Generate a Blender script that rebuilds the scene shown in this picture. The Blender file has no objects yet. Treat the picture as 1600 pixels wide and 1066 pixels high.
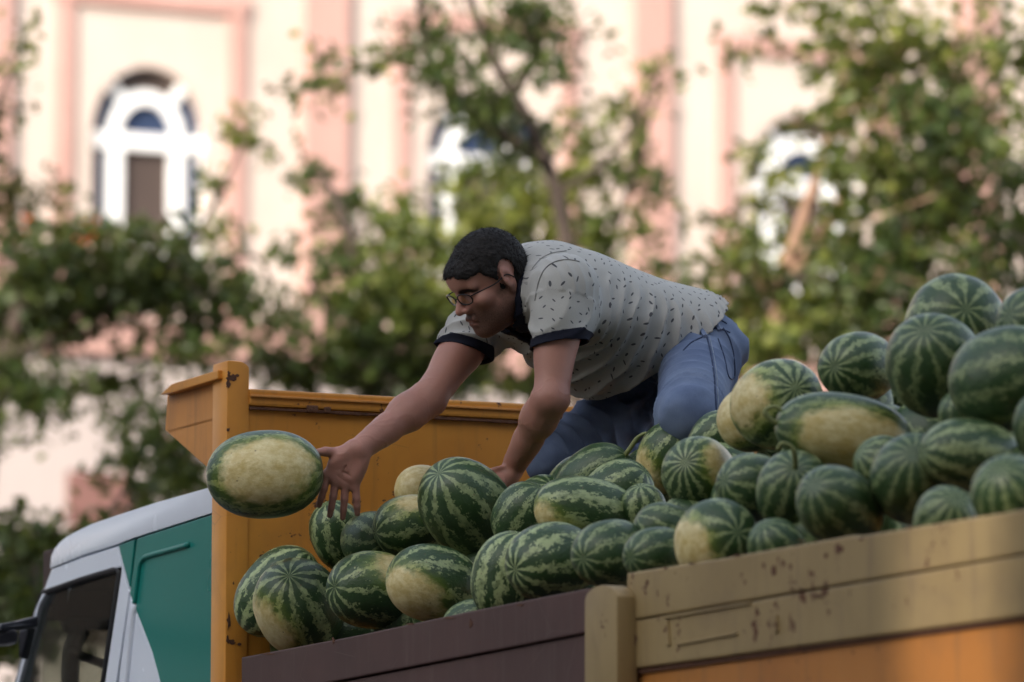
import bpy, bmesh, math, random
import numpy as np
from mathutils import Vector, Matrix
from mathutils.bvhtree import BVHTree
random.seed(7); RNG = np.random.default_rng(7)
R = math.radians
scene = bpy.context.scene
COL = scene.collection

# ------------------------------------------------------------------ camera, sky, sun, exposure
FOC = 8000.0                                   # focal length in photo pixels (1600 wide): a 180 mm lens
PITCH = R(7.32); EYE = 1.6
cam_d = bpy.data.cameras.new('camera'); cam = bpy.data.objects.new('camera', cam_d); COL.objects.link(cam)
cam.location = (0, 0, EYE); cam.rotation_euler = (math.pi/2 + PITCH, 0, 0)
cam_d.sensor_width = 36.0; cam_d.lens = 36.0 * FOC / 1600; cam_d.clip_start = .1; cam_d.clip_end = 3000
cam_d.dof.use_dof = True; cam_d.dof.focus_distance = 11.55; cam_d.dof.aperture_fstop = 3.3
cam_d.dof.aperture_blades = 0
scene.camera = cam
SUN_TO = Vector((-.47, -.80, .42)).normalized()            # direction towards the sun: behind the camera, to the left
SUN_EL = math.asin(SUN_TO.z); SUN_AZ = math.atan2(SUN_TO.x, SUN_TO.y)
world = bpy.data.worlds.new('World'); scene.world = world; world.use_nodes = True
wn = world.node_tree; bg = wn.nodes['Background']
sky = wn.nodes.new('ShaderNodeTexSky'); sky.sky_type = 'NISHITA'; sky.sun_disc = False
sky.sun_elevation = SUN_EL; sky.sun_rotation = SUN_AZ; sky.dust_density = 3.0; sky.ozone_density = .5
hz = wn.nodes.new('ShaderNodeHueSaturation'); hz.inputs['Saturation'].default_value = .55          # a milky, hazy summer sky
wn.links.new(sky.outputs[0], hz.inputs['Color']); wn.links.new(hz.outputs[0], bg.inputs['Color']); bg.inputs['Strength'].default_value = .12
sun_d = bpy.data.lights.new('sun', 'SUN'); sun = bpy.data.objects.new('sun', sun_d); COL.objects.link(sun)
sun_d.energy = 2.05; sun_d.angle = R(.5); sun_d.color = (1.0, .905, .81)
sun.rotation_euler = (-SUN_TO).to_track_quat('-Z', 'Y').to_euler(); sun.location = (0, 0, 60)
vs = scene.view_settings; vs.view_transform = 'Standard'; vs.look = 'None'; vs.gamma = 1; vs.exposure = 1.68
vs.use_curve_mapping = False
scene.cycles.use_denoising = True
scene.cycles.max_bounces = 6; scene.cycles.diffuse_bounces = 3; scene.cycles.glossy_bounces = 3; scene.cycles.transmission_bounces = 4; scene.cycles.transparent_max_bounces = 8
scene.cycles.caustics_reflective = False; scene.cycles.caustics_refractive = False

CF = Vector((0, math.cos(PITCH), math.sin(PITCH))); CU = Vector((0, -math.sin(PITCH), math.cos(PITCH))); CR = Vector((1, 0, 0))
CAM = Vector((0, 0, EYE))
def ray(px, py): return CF + CR*((px-800)/FOC) - CU*((py-533)/FOC)
def at(px, py, Y):
    "world point seen at photo pixel px, py at ground distance Y"
    d = ray(px, py); return CAM + d*(Y/d.y)
MPP = 1/FOC                                    # metres per photo pixel per metre of distance

# ------------------------------------------------------------------ object helpers
def tag(o, label=None, cat=None, group=None, kind=None):
    for k, v in (('label', label), ('category', cat), ('group', group), ('kind', kind)):
        if v: o[k] = v
    return o
def empty(name, loc, rz=0):
    o = bpy.data.objects.new(name, None); COL.objects.link(o); o.location = loc; o.rotation_euler = (0, 0, rz); o.empty_display_size = .1
    return o
def link(name, me, parent=None):
    o = bpy.data.objects.new(name, me); COL.objects.link(o)
    if parent is not None: o.parent = parent
    return o
def obj(name, bm, mats, parent=None, smooth=False, bevel=0, seg=2):
    if bevel:
        bmesh.ops.remove_doubles(bm, verts=bm.verts, dist=1e-5)
        ed = [e for e in bm.edges if len(e.link_faces) == 2 and e.calc_face_angle(0) > R(25)]
        bmesh.ops.bevel(bm, geom=ed, offset=bevel, segments=seg, affect='EDGES', profile=.6, clamp_overlap=True)
    bmesh.ops.recalc_face_normals(bm, faces=bm.faces)
    me = bpy.data.meshes.new(name); bm.to_mesh(me); bm.free()
    for m in (mats if isinstance(mats, (list, tuple)) else [mats]): me.materials.append(m)
    if smooth:
        me.polygons.foreach_set('use_smooth', [True]*len(me.polygons))
        if bevel or smooth == 'auto':
            try: me.set_sharp_from_angle(angle=R(40))
            except Exception: pass
    return link(name, me, parent)
def box(bm, lo, hi):
    v = [bm.verts.new((x, y, z)) for x in (lo[0], hi[0]) for y in (lo[1], hi[1]) for z in (lo[2], hi[2])]
    for f in ((0,1,3,2), (4,6,7,5), (0,4,5,1), (2,3,7,6), (0,2,6,4), (1,5,7,3)): bm.faces.new([v[i] for i in f])
    return bm
def prism(bm, pts, off):
    off = Vector(off); a = [bm.verts.new(p) for p in pts]; b = [bm.verts.new(Vector(p)+off) for p in pts]; n = len(pts)
    bm.faces.new(a); bm.faces.new(b[::-1])
    for i in range(n): bm.faces.new((a[i], b[i], b[(i+1) % n], a[(i+1) % n]))
    return bm
def tube(bm, pts, rad, n=6, cap=True):
    pts = [Vector(p) for p in pts]; rings = []; up = None
    for i, p in enumerate(pts):
        t = (pts[min(i+1, len(pts)-1)] - pts[max(i-1, 0)]).normalized()
        if up is None: up = t.orthogonal().normalized()
        up = (up - t*up.dot(t)).normalized(); w = t.cross(up)
        r = rad[i] if isinstance(rad, (list, tuple)) else rad
        rings.append([bm.verts.new(p + (up*math.cos(2*math.pi*k/n) + w*math.sin(2*math.pi*k/n))*r) for k in range(n)])
    for a, b in zip(rings, rings[1:]):
        for k in range(n): bm.faces.new((a[k], a[(k+1) % n], b[(k+1) % n], b[k]))
    if cap and n > 2: bm.faces.new(rings[0][::-1]); bm.faces.new(rings[-1])
    return bm
BM = bmesh.new
def catmull(pts, n=6):
    pts = [Vector(p) for p in pts]; out = []
    for i in range(len(pts)-1):
        p0, p1, p2, p3 = pts[max(i-1, 0)], pts[i], pts[i+1], pts[min(i+2, len(pts)-1)]
        for k in range(n):
            t = k/n; out.append(.5*((2*p1) + (p2-p0)*t + (2*p0-5*p1+4*p2-p3)*t*t + (3*p1-p0-3*p2+p3)*t**3))
    return out + [pts[-1]]

# ------------------------------------------------------------------ material helpers
class G:
    def __init__(s, name):
        s.m = bpy.data.materials.new(name); s.m.use_nodes = True; s.t = s.m.node_tree
        s.b = s.t.nodes['Principled BSDF']; s.out = s.t.nodes['Material Output']
    def set(s, sock, v):
        if isinstance(v, bpy.types.NodeSocket): s.t.links.new(v, sock)
        else:
            if sock.type == 'RGBA' and len(v) == 3: v = (*v, 1)
            sock.default_value = v
    def n(s, typ, out=0, props=None, **ins):
        nd = s.t.nodes.new('ShaderNode'+typ)
        for k, v in (props or {}).items(): setattr(nd, k, v)
        for k, v in ins.items(): s.set(nd.inputs[int(k[1:])] if k[0] == '_' and k[1:].isdigit() else nd.inputs[k.replace('_', ' ')], v)
        return nd.outputs[out]
    def f(s, op, *a):
        nd = s.t.nodes.new('ShaderNodeMath'); nd.operation = op
        for i, v in enumerate(a): s.set(nd.inputs[i], v)
        return nd.outputs[0]
    def v(s, op, *a):
        nd = s.t.nodes.new('ShaderNodeVectorMath'); nd.operation = op
        for i, x in enumerate(a):
            if op == 'SCALE' and i == 1: s.set(nd.inputs['Scale'], x)
            else: s.set(nd.inputs[i], x)
        return nd.outputs['Value'] if op in ('DOT_PRODUCT', 'LENGTH', 'DISTANCE') else nd.outputs[0]
    def ss(s, x, lo, hi):
        return s.n('MapRange', props={'interpolation_type': 'SMOOTHSTEP'}, Value=x, From_Min=lo, From_Max=hi)
    def mix(s, fac, a, b):
        nd = s.t.nodes.new('ShaderNodeMix'); nd.data_type = 'RGBA'
        s.set(nd.inputs[0], fac); s.set(nd.inputs[6], a); s.set(nd.inputs[7], b); return nd.outputs[2]
    def noise(s, vec, scale, detail=3, rough=.55, dist=0):
        return s.n('TexNoise', Vector=vec, Scale=scale, Detail=detail, Roughness=rough, Distortion=dist)
    def obj(s): return s.n('TexCoord', 3)
    def attr(s, name, typ='GEOMETRY', out=2): return s.n('Attribute', out, props={'attribute_name': name, 'attribute_type': typ})
    def comb(s, x, y, z): return s.n('CombineXYZ', X=x, Y=y, Z=z)
    def bump(s, h, strength=.3, dist=.01): s.set(s.b.inputs['Normal'], s.n('Bump', Height=h, Strength=strength, Distance=dist))
    def done(s, col=None, rough=None, spec=None, metal=None, **kw):
        if col is not None: s.set(s.b.inputs['Base Color'], col)
        if rough is not None: s.set(s.b.inputs['Roughness'], rough)
        if spec is not None: s.set(s.b.inputs['Specular IOR Level'], spec)
        if metal is not None: s.set(s.b.inputs['Metallic'], metal)
        for k, v in kw.items(): s.set(s.b.inputs[k.replace('_', ' ')], v)
        return s.m
def plain(name, c, rough=.6, var=.12, scale=8, spec=.4, bump=.15, metal=0):
    g = G(name); p = g.obj(); n = g.noise(p, scale, 4, .6)
    col = g.mix(n, [x*(1-var*1.6) for x in c], [min(1, x*(1+var)) for x in c])
    g.bump(g.noise(p, scale*9, 3), bump, .004)
    return g.done(col, g.f('ADD', rough-.08, g.f('MULTIPLY', n, .16)), spec, metal)
def paint(name, c, c2, rust=.5, rough=.45, scale=6, streak=.35, dirt=(.11, .075, .045)):
    "old sprayed truck paint: mottled, rain streaks, chips down to rust"
    g = G(name); p = g.obj()
    n = g.noise(p, scale*.5, 5, .6); col = g.mix(g.ss(n, .3, .72), c, c2)
    st = g.noise(g.v('MULTIPLY', p, (14, 14, 1.1)), 2.2, 4, .6)
    col = g.mix(g.f('MULTIPLY', g.ss(st, .5, .8), streak), col, dirt)
    grime = g.ss(g.noise(p, 3.3, 6, .65), .5, .75); col = g.mix(g.f('MULTIPLY', grime, streak*.7), col, dirt)
    chip = g.noise(p, 26, 6, .7); area = g.noise(g.v('ADD', p, (3.1, 7.7, 1.3)), 3.1, 2)
    m = g.ss(g.f('ADD', chip, g.f('MULTIPLY', area, .55)), 1.02-rust*.14, 1.06-rust*.14)
    col = g.mix(m, col, g.mix(g.noise(p, 60, 2), (.05, .022, .014), (.16, .07, .035)))
    sc = g.n('TexVoronoi', props={'feature': 'DISTANCE_TO_EDGE'}, Vector=g.v('MULTIPLY', p, (3, 3, 5)), Scale=1.2)
    scm = g.f('MULTIPLY', g.ss(sc, .006, .001), g.ss(g.noise(p, 5, 2), .5, .62)); col = g.mix(g.f('MULTIPLY', scm, .3), col, dirt)
    g.bump(g.f('SUBTRACT', g.f('MULTIPLY', g.noise(p, 5, 3), .6), g.f('MULTIPLY', m, .4)), .35, .006)
    return g.done(col, g.f('ADD', rough, g.f('MULTIPLY', m, .4)), .4)
# ------------------------------------------------------------------ ground, far building, trees, the house that shades the street
TH = R(25.4); CW = Vector((math.cos(TH), math.sin(TH), 0)); CFW = Vector((-math.sin(TH), math.cos(TH), 0))
g = G('asphalt'); p = g.obj(); n = g.noise(p, .7, 5)
ASPHALT = g.done(g.mix(n, (.055, .052, .05), (.10, .095, .09)), .85); g.bump(g.noise(p, 60, 3), .4, .01)
g = G('paving'); p = g.obj(); br = g.n('TexBrick', Vector=p, Color1=(.33, .29, .25, 1), Color2=(.27, .24, .21, 1), Mortar=(.12, .11, .10, 1), Scale=1.6, Mortar_Size=.012)
PAVING = g.done(g.mix(g.f('MULTIPLY', g.noise(p, 2, 4), .5), br, (.2, .18, .16)), .8)
bm = BM(); box(bm, (-400, -400, -.3), (400, 400, 0)); tag(obj('ground', bm, ASPHALT), kind='structure')
bm = BM(); box(bm, (-90, -9, .01), (90, 9, .13)); pv = obj('pavement', bm, PAVING, bevel=.02); tag(pv, kind='structure')
pv.location = CFW*41; pv.rotation_euler = (0, 0, TH)

def stucco(name, c, c2, stain):
    g = G(name); p = g.obj()
    col = g.mix(g.ss(g.noise(p, .9, 5, .62), .35, .7), c, c2)
    st = g.noise(g.v('MULTIPLY', p, (3.4, 1, .35)), 1.6, 4, .6)
    col = g.mix(g.f('MULTIPLY', g.ss(st, .52, .8), .35), col, stain)
    g.bump(g.noise(p, 40, 4), .25, .02); return g.done(col, .85, .2)
CREAM = stucco('cream_render', (.575, .485, .425), (.525, .44, .38), (.44, .35, .29))
PINK = stucco('pink_render', (.50, .305, .262), (.45, .27, .23), (.42, .23, .19))
PALE = stucco('pale_render', (.46, .40, .375), (.40, .345, .325), (.36, .30, .28))
WHITEF = plain('white_window_paint', (.86, .86, .85), .45, .05)
g = G('dark_pane'); p = g.obj(); n = g.noise(p, 1.3, 2)
PANE = g.done(g.mix(n, (.020, .032, .075), (.04, .06, .11)), .35, .12)
g = G('room_pane'); p = g.obj(); n = g.noise(p, .8, 2)
PANE2 = g.done(g.mix(n, (.05, .038, .034), (.10, .075, .065)), .35, .12)
BROWN = plain('brown_render', (.20, .10, .085), .8, .2, 2)

FY = 50.0                                         # the facade crosses the line of sight 50 m away
FO = Vector((0, FY, 0)); FN = -CFW
bld = empty('building', FO, TH); tag(bld, 'cream rendered building with pink pilasters and arched white framed windows', 'building')
def fac(px, py):
    "facade coordinates (along, height) of what a pixel shows on the wall plane"
    d = ray(px, py); lam = (FO-CAM).dot(FN)/d.dot(FN); P = CAM+d*lam
    return (P-FO).dot(CW), P.z
def sx(px, py=250): return fac(px, py)[0]
def fz(px, py): return fac(px, py)[1]
WINS = [(144, 322, 104, 212, 400, 237), (668, 846, 141, 246, 430, 757), (1172, 1346, 178, 282, 460, 1259), (-385, -200, 66, 175, 365, -292), (1672, 1842, 212, 315, 490, 1757)]
PIL = [(-36, 14), (470, 541), (985, 1047), (1494, 1556), (2005, 2065)]
DEP = .19
zlo, zhi = 7.9, 17.0
holes = []
for (a, b, yt, ysp, yb, c) in WINS:
    s0, s1 = sx(a), sx(b); holes.append((s0, s1, fz((a+b)/2, yb), fz((a+b)/2, ysp), fz((a+b)/2, yt)))
def arch(s0, s1, zs, zt, n=20, k=1.0):
    c, r = (s0+s1)/2, (s1-s0)/2
    return [(c - r*k*math.cos(math.pi*i/n), zs + (zt-zs)*k*math.sin(math.pi*i/n)) for i in range(n+1)]
bm = BM()
def q(pts): bm.faces.new([bm.verts.new((x, y, z)) for x, y, z in pts])
edges = sorted(holes); cur = -22.0
for (s0, s1, zb, zs, zt) in edges:
    q([(cur, 0, zlo), (s0, 0, zlo), (s0, 0, zhi), (cur, 0, zhi)]); q([(s0, 0, zlo), (s1, 0, zlo), (s1, 0, zb), (s0, 0, zb)])
    ar = arch(s0, s1, zs, zt)
    for (x0, z0), (x1, z1) in zip(ar, ar[1:]):
        q([(x0, 0, z0), (x1, 0, z1), (x1, 0, zhi), (x0, 0, zhi)]); q([(x0, 0, z0), (x1, 0, z1), (x1, DEP, z1), (x0, DEP, z0)])
    q([(s0, 0, zb), (s0, DEP, zb), (s0, DEP, zs), (s0, 0, zs)]); q([(s1, 0, zb), (s1, DEP, zb), (s1, DEP, zs), (s1, 0, zs)]); q([(s0, 0, zb), (s1, 0, zb), (s1, DEP, zb), (s0, DEP, zb)])
    cur = s1
q([(cur, 0, zlo), (24, 0, zlo), (24, 0, zhi), (cur, 0, zhi)])
for y0, y1 in ((.0, 12),):
    q([(-22, 0, zhi), (24, 0, zhi), (24, 12, zhi), (-22, 12, zhi)]); q([(-22, 0, 0), (-22, 12, 0), (-22, 12, zhi), (-22, 0, zhi)]); q([(24, 0, 0), (24, 12, 0), (24, 12, zhi), (24, 0, zhi)])
bmesh.ops.remove_doubles(bm, verts=bm.verts, dist=1e-4)
obj('wall', bm, CREAM, bld)
bm = BM(); box(bm, (-22, .02, 0), (24, .4, zlo+.02)); obj('lower_wall', bm, PALE, bld)
bm = BM(); box(bm, (-22, -.10, fz(300, 562)), (24, .3, fz(300, 505))); obj('string_course', bm, PINK, bld, bevel=.02)
bm = BM(); box(bm, (-22, -.25, zhi), (24, .3, zhi+.5)); obj('cornice', bm, PINK, bld, bevel=.05)
zc = fz(300, 505)
for a, b in PIL:
    bm = BM(); box(bm, (sx(a), -.09, zc), (sx(b), .05, zhi-.002)); w = sx(b)-sx(a)
    obj('pilaster', bm, PINK, bld, bevel=.015)
    for py in (168, 330):
        bm = BM(); zz = fz((a+b)/2, py); box(bm, (sx(a)-.01, -.104, zz-.04), (sx(b)+.01, .04, zz+.04)); obj('pilaster_band', bm, BROWN if False else PINK, bld, bevel=.01)
for (a, b, yt, ysp, yb, c), (s0, s1, zb, zs, zt) in zip(WINS, holes):
    o0, o1 = s0-.205, s1+.205; ot = zt + .56; t = .19
    bm = BM(); box(bm, (o0-t, -.05, zc+.004), (o0, .06, ot)); box(bm, (o1, -.05, zc+.004), (o1+t, .06, ot)); box(bm, (o0-t-.02, -.07, ot-.001), (o1+t+.02, .06, ot+t*1.0))
    obj('window_surround', bm, PINK, bld, bevel=.012)
    # window: thick white bars, fan of panes over a transom, a tall middle pane between side lights
    ce, r = (s0+s1)/2, (s1-s0)/2; y0, y1 = DEP-.10, DEP-.02
    wf = BM(); ih = r*.42; ir = r*.64; zt2 = zt - .16*(zt-zs)
    def bar(x0, x1, z0, z1, d=0): box(wf, (x0, y0-d, z0), (x1, y1, z1))
    hh = zt-zs
    def ringseg(k0, k1, d):
        n = 18
        A = [(ce - r*k0*math.cos(math.pi*i/n), zs + hh*k0*math.sin(math.pi*i/n)) for i in range(n+1)]
        B = [(ce - r*k1*math.cos(math.pi*i/n), zs + hh*k1*math.sin(math.pi*i/n)) for i in range(n+1)]
        for i in range(n):
            prism(wf, [(A[i][0], y0-d, A[i][1]), (A[i+1][0], y0-d, A[i+1][1]), (B[i+1][0], y0-d, B[i+1][1]), (B[i][0], y0-d, B[i][1])], (0, y1-y0+d, 0))
    ringseg(.47, .67, .02)
    for sgn in (-1, 1):
        xa, xb = sorted((ce+sgn*ih, ce+sgn*(ih+r*.25))); bar(xa, xb, zb, zs-.001, .02)
        xa, xb = sorted((ce+sgn*r*.95, ce+sgn*(r*1.0-.002))); bar(xa, xb, zb, zs+.12)
        an = R(50); ux, uz = sgn*math.cos(an), math.sin(an); nx, nz = -uz*sgn*.05, abs(ux)*.05
        P0 = (ce+ux*r*.72, zs+uz*hh*.72); P1 = (ce+ux*r*.99, zs+uz*hh*.99)
        prism(wf, [(P0[0]+nx, y0-.01, P0[1]+nz), (P1[0]+nx, y0-.01, P1[1]+nz), (P1[0]-nx, y0-.01, P1[1]-nz), (P0[0]-nx, y0-.01, P0[1]-nz)], (0, .08, 0))
    bar(s0+.003, s1-.003, zs-.13, zs+.02, .035); bar(s0+.003, s1-.003, zb, zb+.09, .03)
    win = obj('window', wf, WHITEF, bld)
    def pane(poly, m):
        b2 = BM(); prism(b2, [(x, DEP-.045, z) for x, z in poly], (0, .012, 0)); obj('pane', b2, m, win)
    pane([(ce-ih-.05, zb+.05), (ce+ih+.05, zb+.05), (ce+ih+.05, zs-.1), (ce-ih-.05, zs-.1)], PANE2)
    for sgn in (-1, 1):
        xa, xb = sorted((ce+sgn*(ih+r*.23), ce+sgn*(r-.004))); pane([(xa, zb+.05), (xb, zb+.05), (xb, zs-.1), (xa, zs-.1)], PANE)
    pane([(ce - r*.52*math.cos(math.pi*i/14), zs + hh*.52*math.sin(math.pi*i/14)) for i in range(15)], PANE)
    for i0, i1 in ((0, 5), (5, 13), (13, 18)):
        o = [(ce - r*.985*math.cos(math.pi*i/18), zs + .004 + hh*.985*math.sin(math.pi*i/18)) for i in range(i0, i1+1)]
        n_ = [(ce - r*.68*math.cos(math.pi*i/18), zs + .004 + hh*.68*math.sin(math.pi*i/18)) for i in range(i1, i0-1, -1)]
        pane(o+n_, PANE2 if i0 == 5 else PANE)  # top pane browned to stand for the shaded soffit of the arch
# lower storey: pale wall with brown shop openings and awning
for a, b, y0, y1 in ((105, 205, 738, 822), (262, 330, 640, 700), (-160, -60, 738, 840), (560, 700, 760, 900), (900, 1010, 780, 900)):
    bm = BM(); box(bm, (sx(a, 780), -.03, fz((a+b)/2, y1)), (sx(b, 780), .1, fz((a+b)/2, y0))); o = obj('shop_sign', bm, BROWN, bld, bevel=.02)
    bm = BM(); box(bm, (sx(a, 780)+.1, -.002, fz((a+b)/2, y1+190)), (sx(b, 780)-.1, .1, fz((a+b)/2, y1)-.04)); obj('shop_window', bm, PANE2, bld)
bm = BM(); box(bm, (sx(330), -.08, fz(200, 640)), (sx(30), .1, fz(200, 615)) if False else (sx(345), -.0, fz(200, 618)))
bm.free()

# the block of flats on the street side behind the camera: its shade lies over the truck
FLATS = plain('beige_plaster', (.42, .36, .30), .85, .12, .6)
SH = empty('apartment_block', (0, -15, 0)); tag(SH, 'beige block of flats across the street that shades the truck', 'building')
SHH = 25.2
spt = at(1545, 925, 9.0); AW = .10                 # invented slit between its halves lets one blade of sun reach the boards
def sun_slit(y): return spt.x + (y-spt.y)*SUN_TO.x/SUN_TO.y
zbr = spt.z + (spt.y+15)*SUN_TO.z/-SUN_TO.y + .40
for xs in (((-70, -29), (sun_slit(-29)-AW, -29), (sun_slit(-15)-AW, -15), (-70, -15)), ((sun_slit(-29)+AW, -29), (50, -29), (50, -15), (sun_slit(-15)+AW, -15))):
    bm = BM(); prism(bm, [(x, y+15, 0) for x, y in xs], (0, 0, SHH)); obj('wall', bm, FLATS, SH)
bm = BM(); prism(bm, [(sun_slit(-15.5)-AW-.002, -.5, zbr), (sun_slit(-15.5)+AW+.002, -.5, zbr), (sun_slit(-15.1)+AW+.002, -.1, zbr), (sun_slit(-15.1)-AW-.002, -.1, zbr)], (0, 0, SHH-zbr-.1)); obj('slit_cap', bm, FLATS, SH)  # added lid over the slit, limits how high the sun patch climbs
DULL = plain('grey_brown_plaster', (.16, .13, .11), .9, .25, .5)
SH2 = empty('unseen_side_house', (-34, 6, 0)); tag(SH2, 'unseen grey brown house added on the left to darken the cab reflections', 'building')  # out of view, added so the cab glass mirrors a dark wall
bm = BM(); box(bm, (-12, 0, 0), (0, 46, 15)); obj('wall', bm, DULL, SH2)

# ---- trees: trunks and limbs as tapered tubes, leaves as small bent blades in clumps along the limbs
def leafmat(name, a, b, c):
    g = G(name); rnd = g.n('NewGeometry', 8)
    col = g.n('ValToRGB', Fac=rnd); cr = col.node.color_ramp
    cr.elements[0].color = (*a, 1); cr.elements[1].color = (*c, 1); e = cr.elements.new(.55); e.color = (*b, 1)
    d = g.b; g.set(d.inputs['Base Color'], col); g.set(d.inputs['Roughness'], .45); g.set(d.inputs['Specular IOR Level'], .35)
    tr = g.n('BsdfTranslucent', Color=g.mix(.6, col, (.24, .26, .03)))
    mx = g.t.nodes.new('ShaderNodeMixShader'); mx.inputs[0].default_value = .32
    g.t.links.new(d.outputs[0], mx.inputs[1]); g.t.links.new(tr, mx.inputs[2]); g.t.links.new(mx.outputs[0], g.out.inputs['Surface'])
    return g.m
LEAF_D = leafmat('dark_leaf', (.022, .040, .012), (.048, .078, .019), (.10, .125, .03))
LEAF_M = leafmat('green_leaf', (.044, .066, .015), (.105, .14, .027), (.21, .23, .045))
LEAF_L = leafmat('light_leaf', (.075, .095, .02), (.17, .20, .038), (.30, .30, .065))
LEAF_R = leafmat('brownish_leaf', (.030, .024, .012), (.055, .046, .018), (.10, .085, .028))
BARK = plain('bark', (.075, .055, .042), .9, .3, 6, bump=.6)
BARK_L = plain('pale_bark', (.36, .22, .15), .85, .2, 5, bump=.5)
FLOWER = plain('orange_flower', (.75, .16, .05), .6, .15)
def leaves_mesh(C, size, rng):
    "C: centres (n,3). each leaf a six-sided blade folded on its midrib: 4 triangles"
    n = len(C); d = rng.normal(size=(n, 3)); d[:, 2] -= .35; d /= np.linalg.norm(d, axis=1)[:, None]
    w = rng.normal(size=(n, 3)); w -= d*(w*d).sum(1)[:, None]; w /= np.linalg.norm(w, axis=1)[:, None]
    nn = np.cross(d, w); L = size*(.7+.6*rng.random(n))[:, None]; W = L*.33
    pts = np.stack([C-d*L*.5, C-d*L*.05+w*W+nn*W*.35, C+d*L*.5-nn*L*.10, C-d*L*.05-w*W+nn*W*.35], 1).reshape(-1, 3)
    i = np.arange(n)[:, None]*4; F = np.concatenate([i+[0, 1, 2], i+[0, 2, 3]], 1).reshape(-1, 3)
    return pts, F
def np_mesh(name, V, F, mats, smooth=False):
    me = bpy.data.meshes.new(name); k = F.shape[1]; me.vertices.add(len(V)); me.vertices.foreach_set('co', np.ascontiguousarray(V, dtype=np.float32).ravel())
    me.loops.add(F.size); me.loops.foreach_set('vertex_index', np.ascontiguousarray(F, dtype=np.int32).ravel())
    me.polygons.add(len(F)); me.polygons.foreach_set('loop_start', np.arange(0, F.size, k, dtype=np.int32))
    if smooth: me.polygons.foreach_set('use_smooth', np.ones(len(F), bool))
    me.update(calc_edges=True); me.validate()
    for m in (mats if isinstance(mats, (list, tuple)) else [mats]): me.materials.append(m)
    return me
def tree(name, label, Y, base_px, limbs, clumps, lm, bark=BARK, leaf=.075, rad=.11, extra=None, depth=.9, group='street trees in front of the building'):
    """limbs: lists of pixels (first starts at the trunk foot or on another limb); clumps: (px, py, rx, ry, density, material index)"""
    rng = np.random.default_rng(int(base_px)+int(Y*10)); b = at(base_px, 900, Y); base = Vector((b.x, Y, 0)); root = empty(name, base)
    tag(root, label, 'tree', group)
    bmt = BM()
    for k, (pix, r0, r1, trunk) in enumerate(limbs):
        pts = [at(x, y, Y + (dy if dy is not None else 0)) - base for x, y, dy in [(p if len(p) == 3 else (*p, 0)) for p in pix]]
        if trunk: pts = [Vector((0, 0, 0))] + pts
        pts = catmull(pts, 4); n = len(pts); tube(bmt, pts, [r0 + (r1-r0)*i/(n-1) for i in range(n)], 7)
    obj('trunk', bmt, bark, root, smooth=True)
    mats = lm; Cs = [[] for _ in mats]; tw = BM()
    for (cx, cy, rx, ry, dens, mi) in clumps:
        m = Y*MPP; c = at(cx, cy, Y + rng.uniform(-.5, .5)*depth) - base
        nc = max(3, int(rx*ry/135*dens))                            # sub-clumps: sprays of leaves on twigs
        for _ in range(nc):
            u = rng.normal(size=3); u /= np.linalg.norm(u); rr = rng.random()**.45
            o = np.array((u[0]*rx*m*rr, u[1]*min(rx, 110)*m*rr*depth*1.4, u[2]*ry*m*rr)); sc = np.array(c)+o
            nl = int(rng.integers(8, 20)); sp = rng.uniform(.05, .13)
            dr = rng.normal(size=3); dr[2] = -abs(dr[2])*.6; dr /= np.linalg.norm(dr)
            tt = rng.uniform(-1, 1, size=(nl, 1)); Cs[mi].append(sc + dr*tt*sp*1.9 + rng.normal(size=(nl, 3))*sp*.45)
            if rng.random() < .25: tube(tw, [Vector(sc-dr*sp*2.2), Vector(sc), Vector(sc+dr*sp*1.9)], [.006, .005, .003], 3)
    V, F, MI, off = [], [], [], 0
    for mi, L in enumerate(Cs):
        if not L: continue
        P, Fa = leaves_mesh(np.concatenate(L), leaf, rng); V.append(P); F.append(Fa+off); off += len(P); MI.append(np.full(len(Fa), mi, np.int32))
    me = np_mesh('crown', np.concatenate(V), np.concatenate(F), mats); me.polygons.foreach_set('material_index', np.concatenate(MI))
    link('crown', me, root); tag(obj('twig', tw, bark, root), kind='stuff')
    if extra:
        for (x, y) in extra:
            bf = BM(); c = at(x, y, Y-.3)-base
            for k in range(9):
                o = Vector(rng.normal(size=3)*.035); s = .022
                d = Vector(rng.normal(size=3)).normalized(); w = d.orthogonal().normalized()
                vv = [bf.verts.new(c+o+d*s*1.3), bf.verts.new(c+o+w*s*.6), bf.verts.new(c+o-d*s), bf.verts.new(c+o-w*s*.6)]; bf.faces.new(vv)
            tag(obj('flower', bf, FLOWER, root), kind='stuff')
    return root
LM = [LEAF_D, LEAF_M, LEAF_L, LEAF_R]
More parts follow.
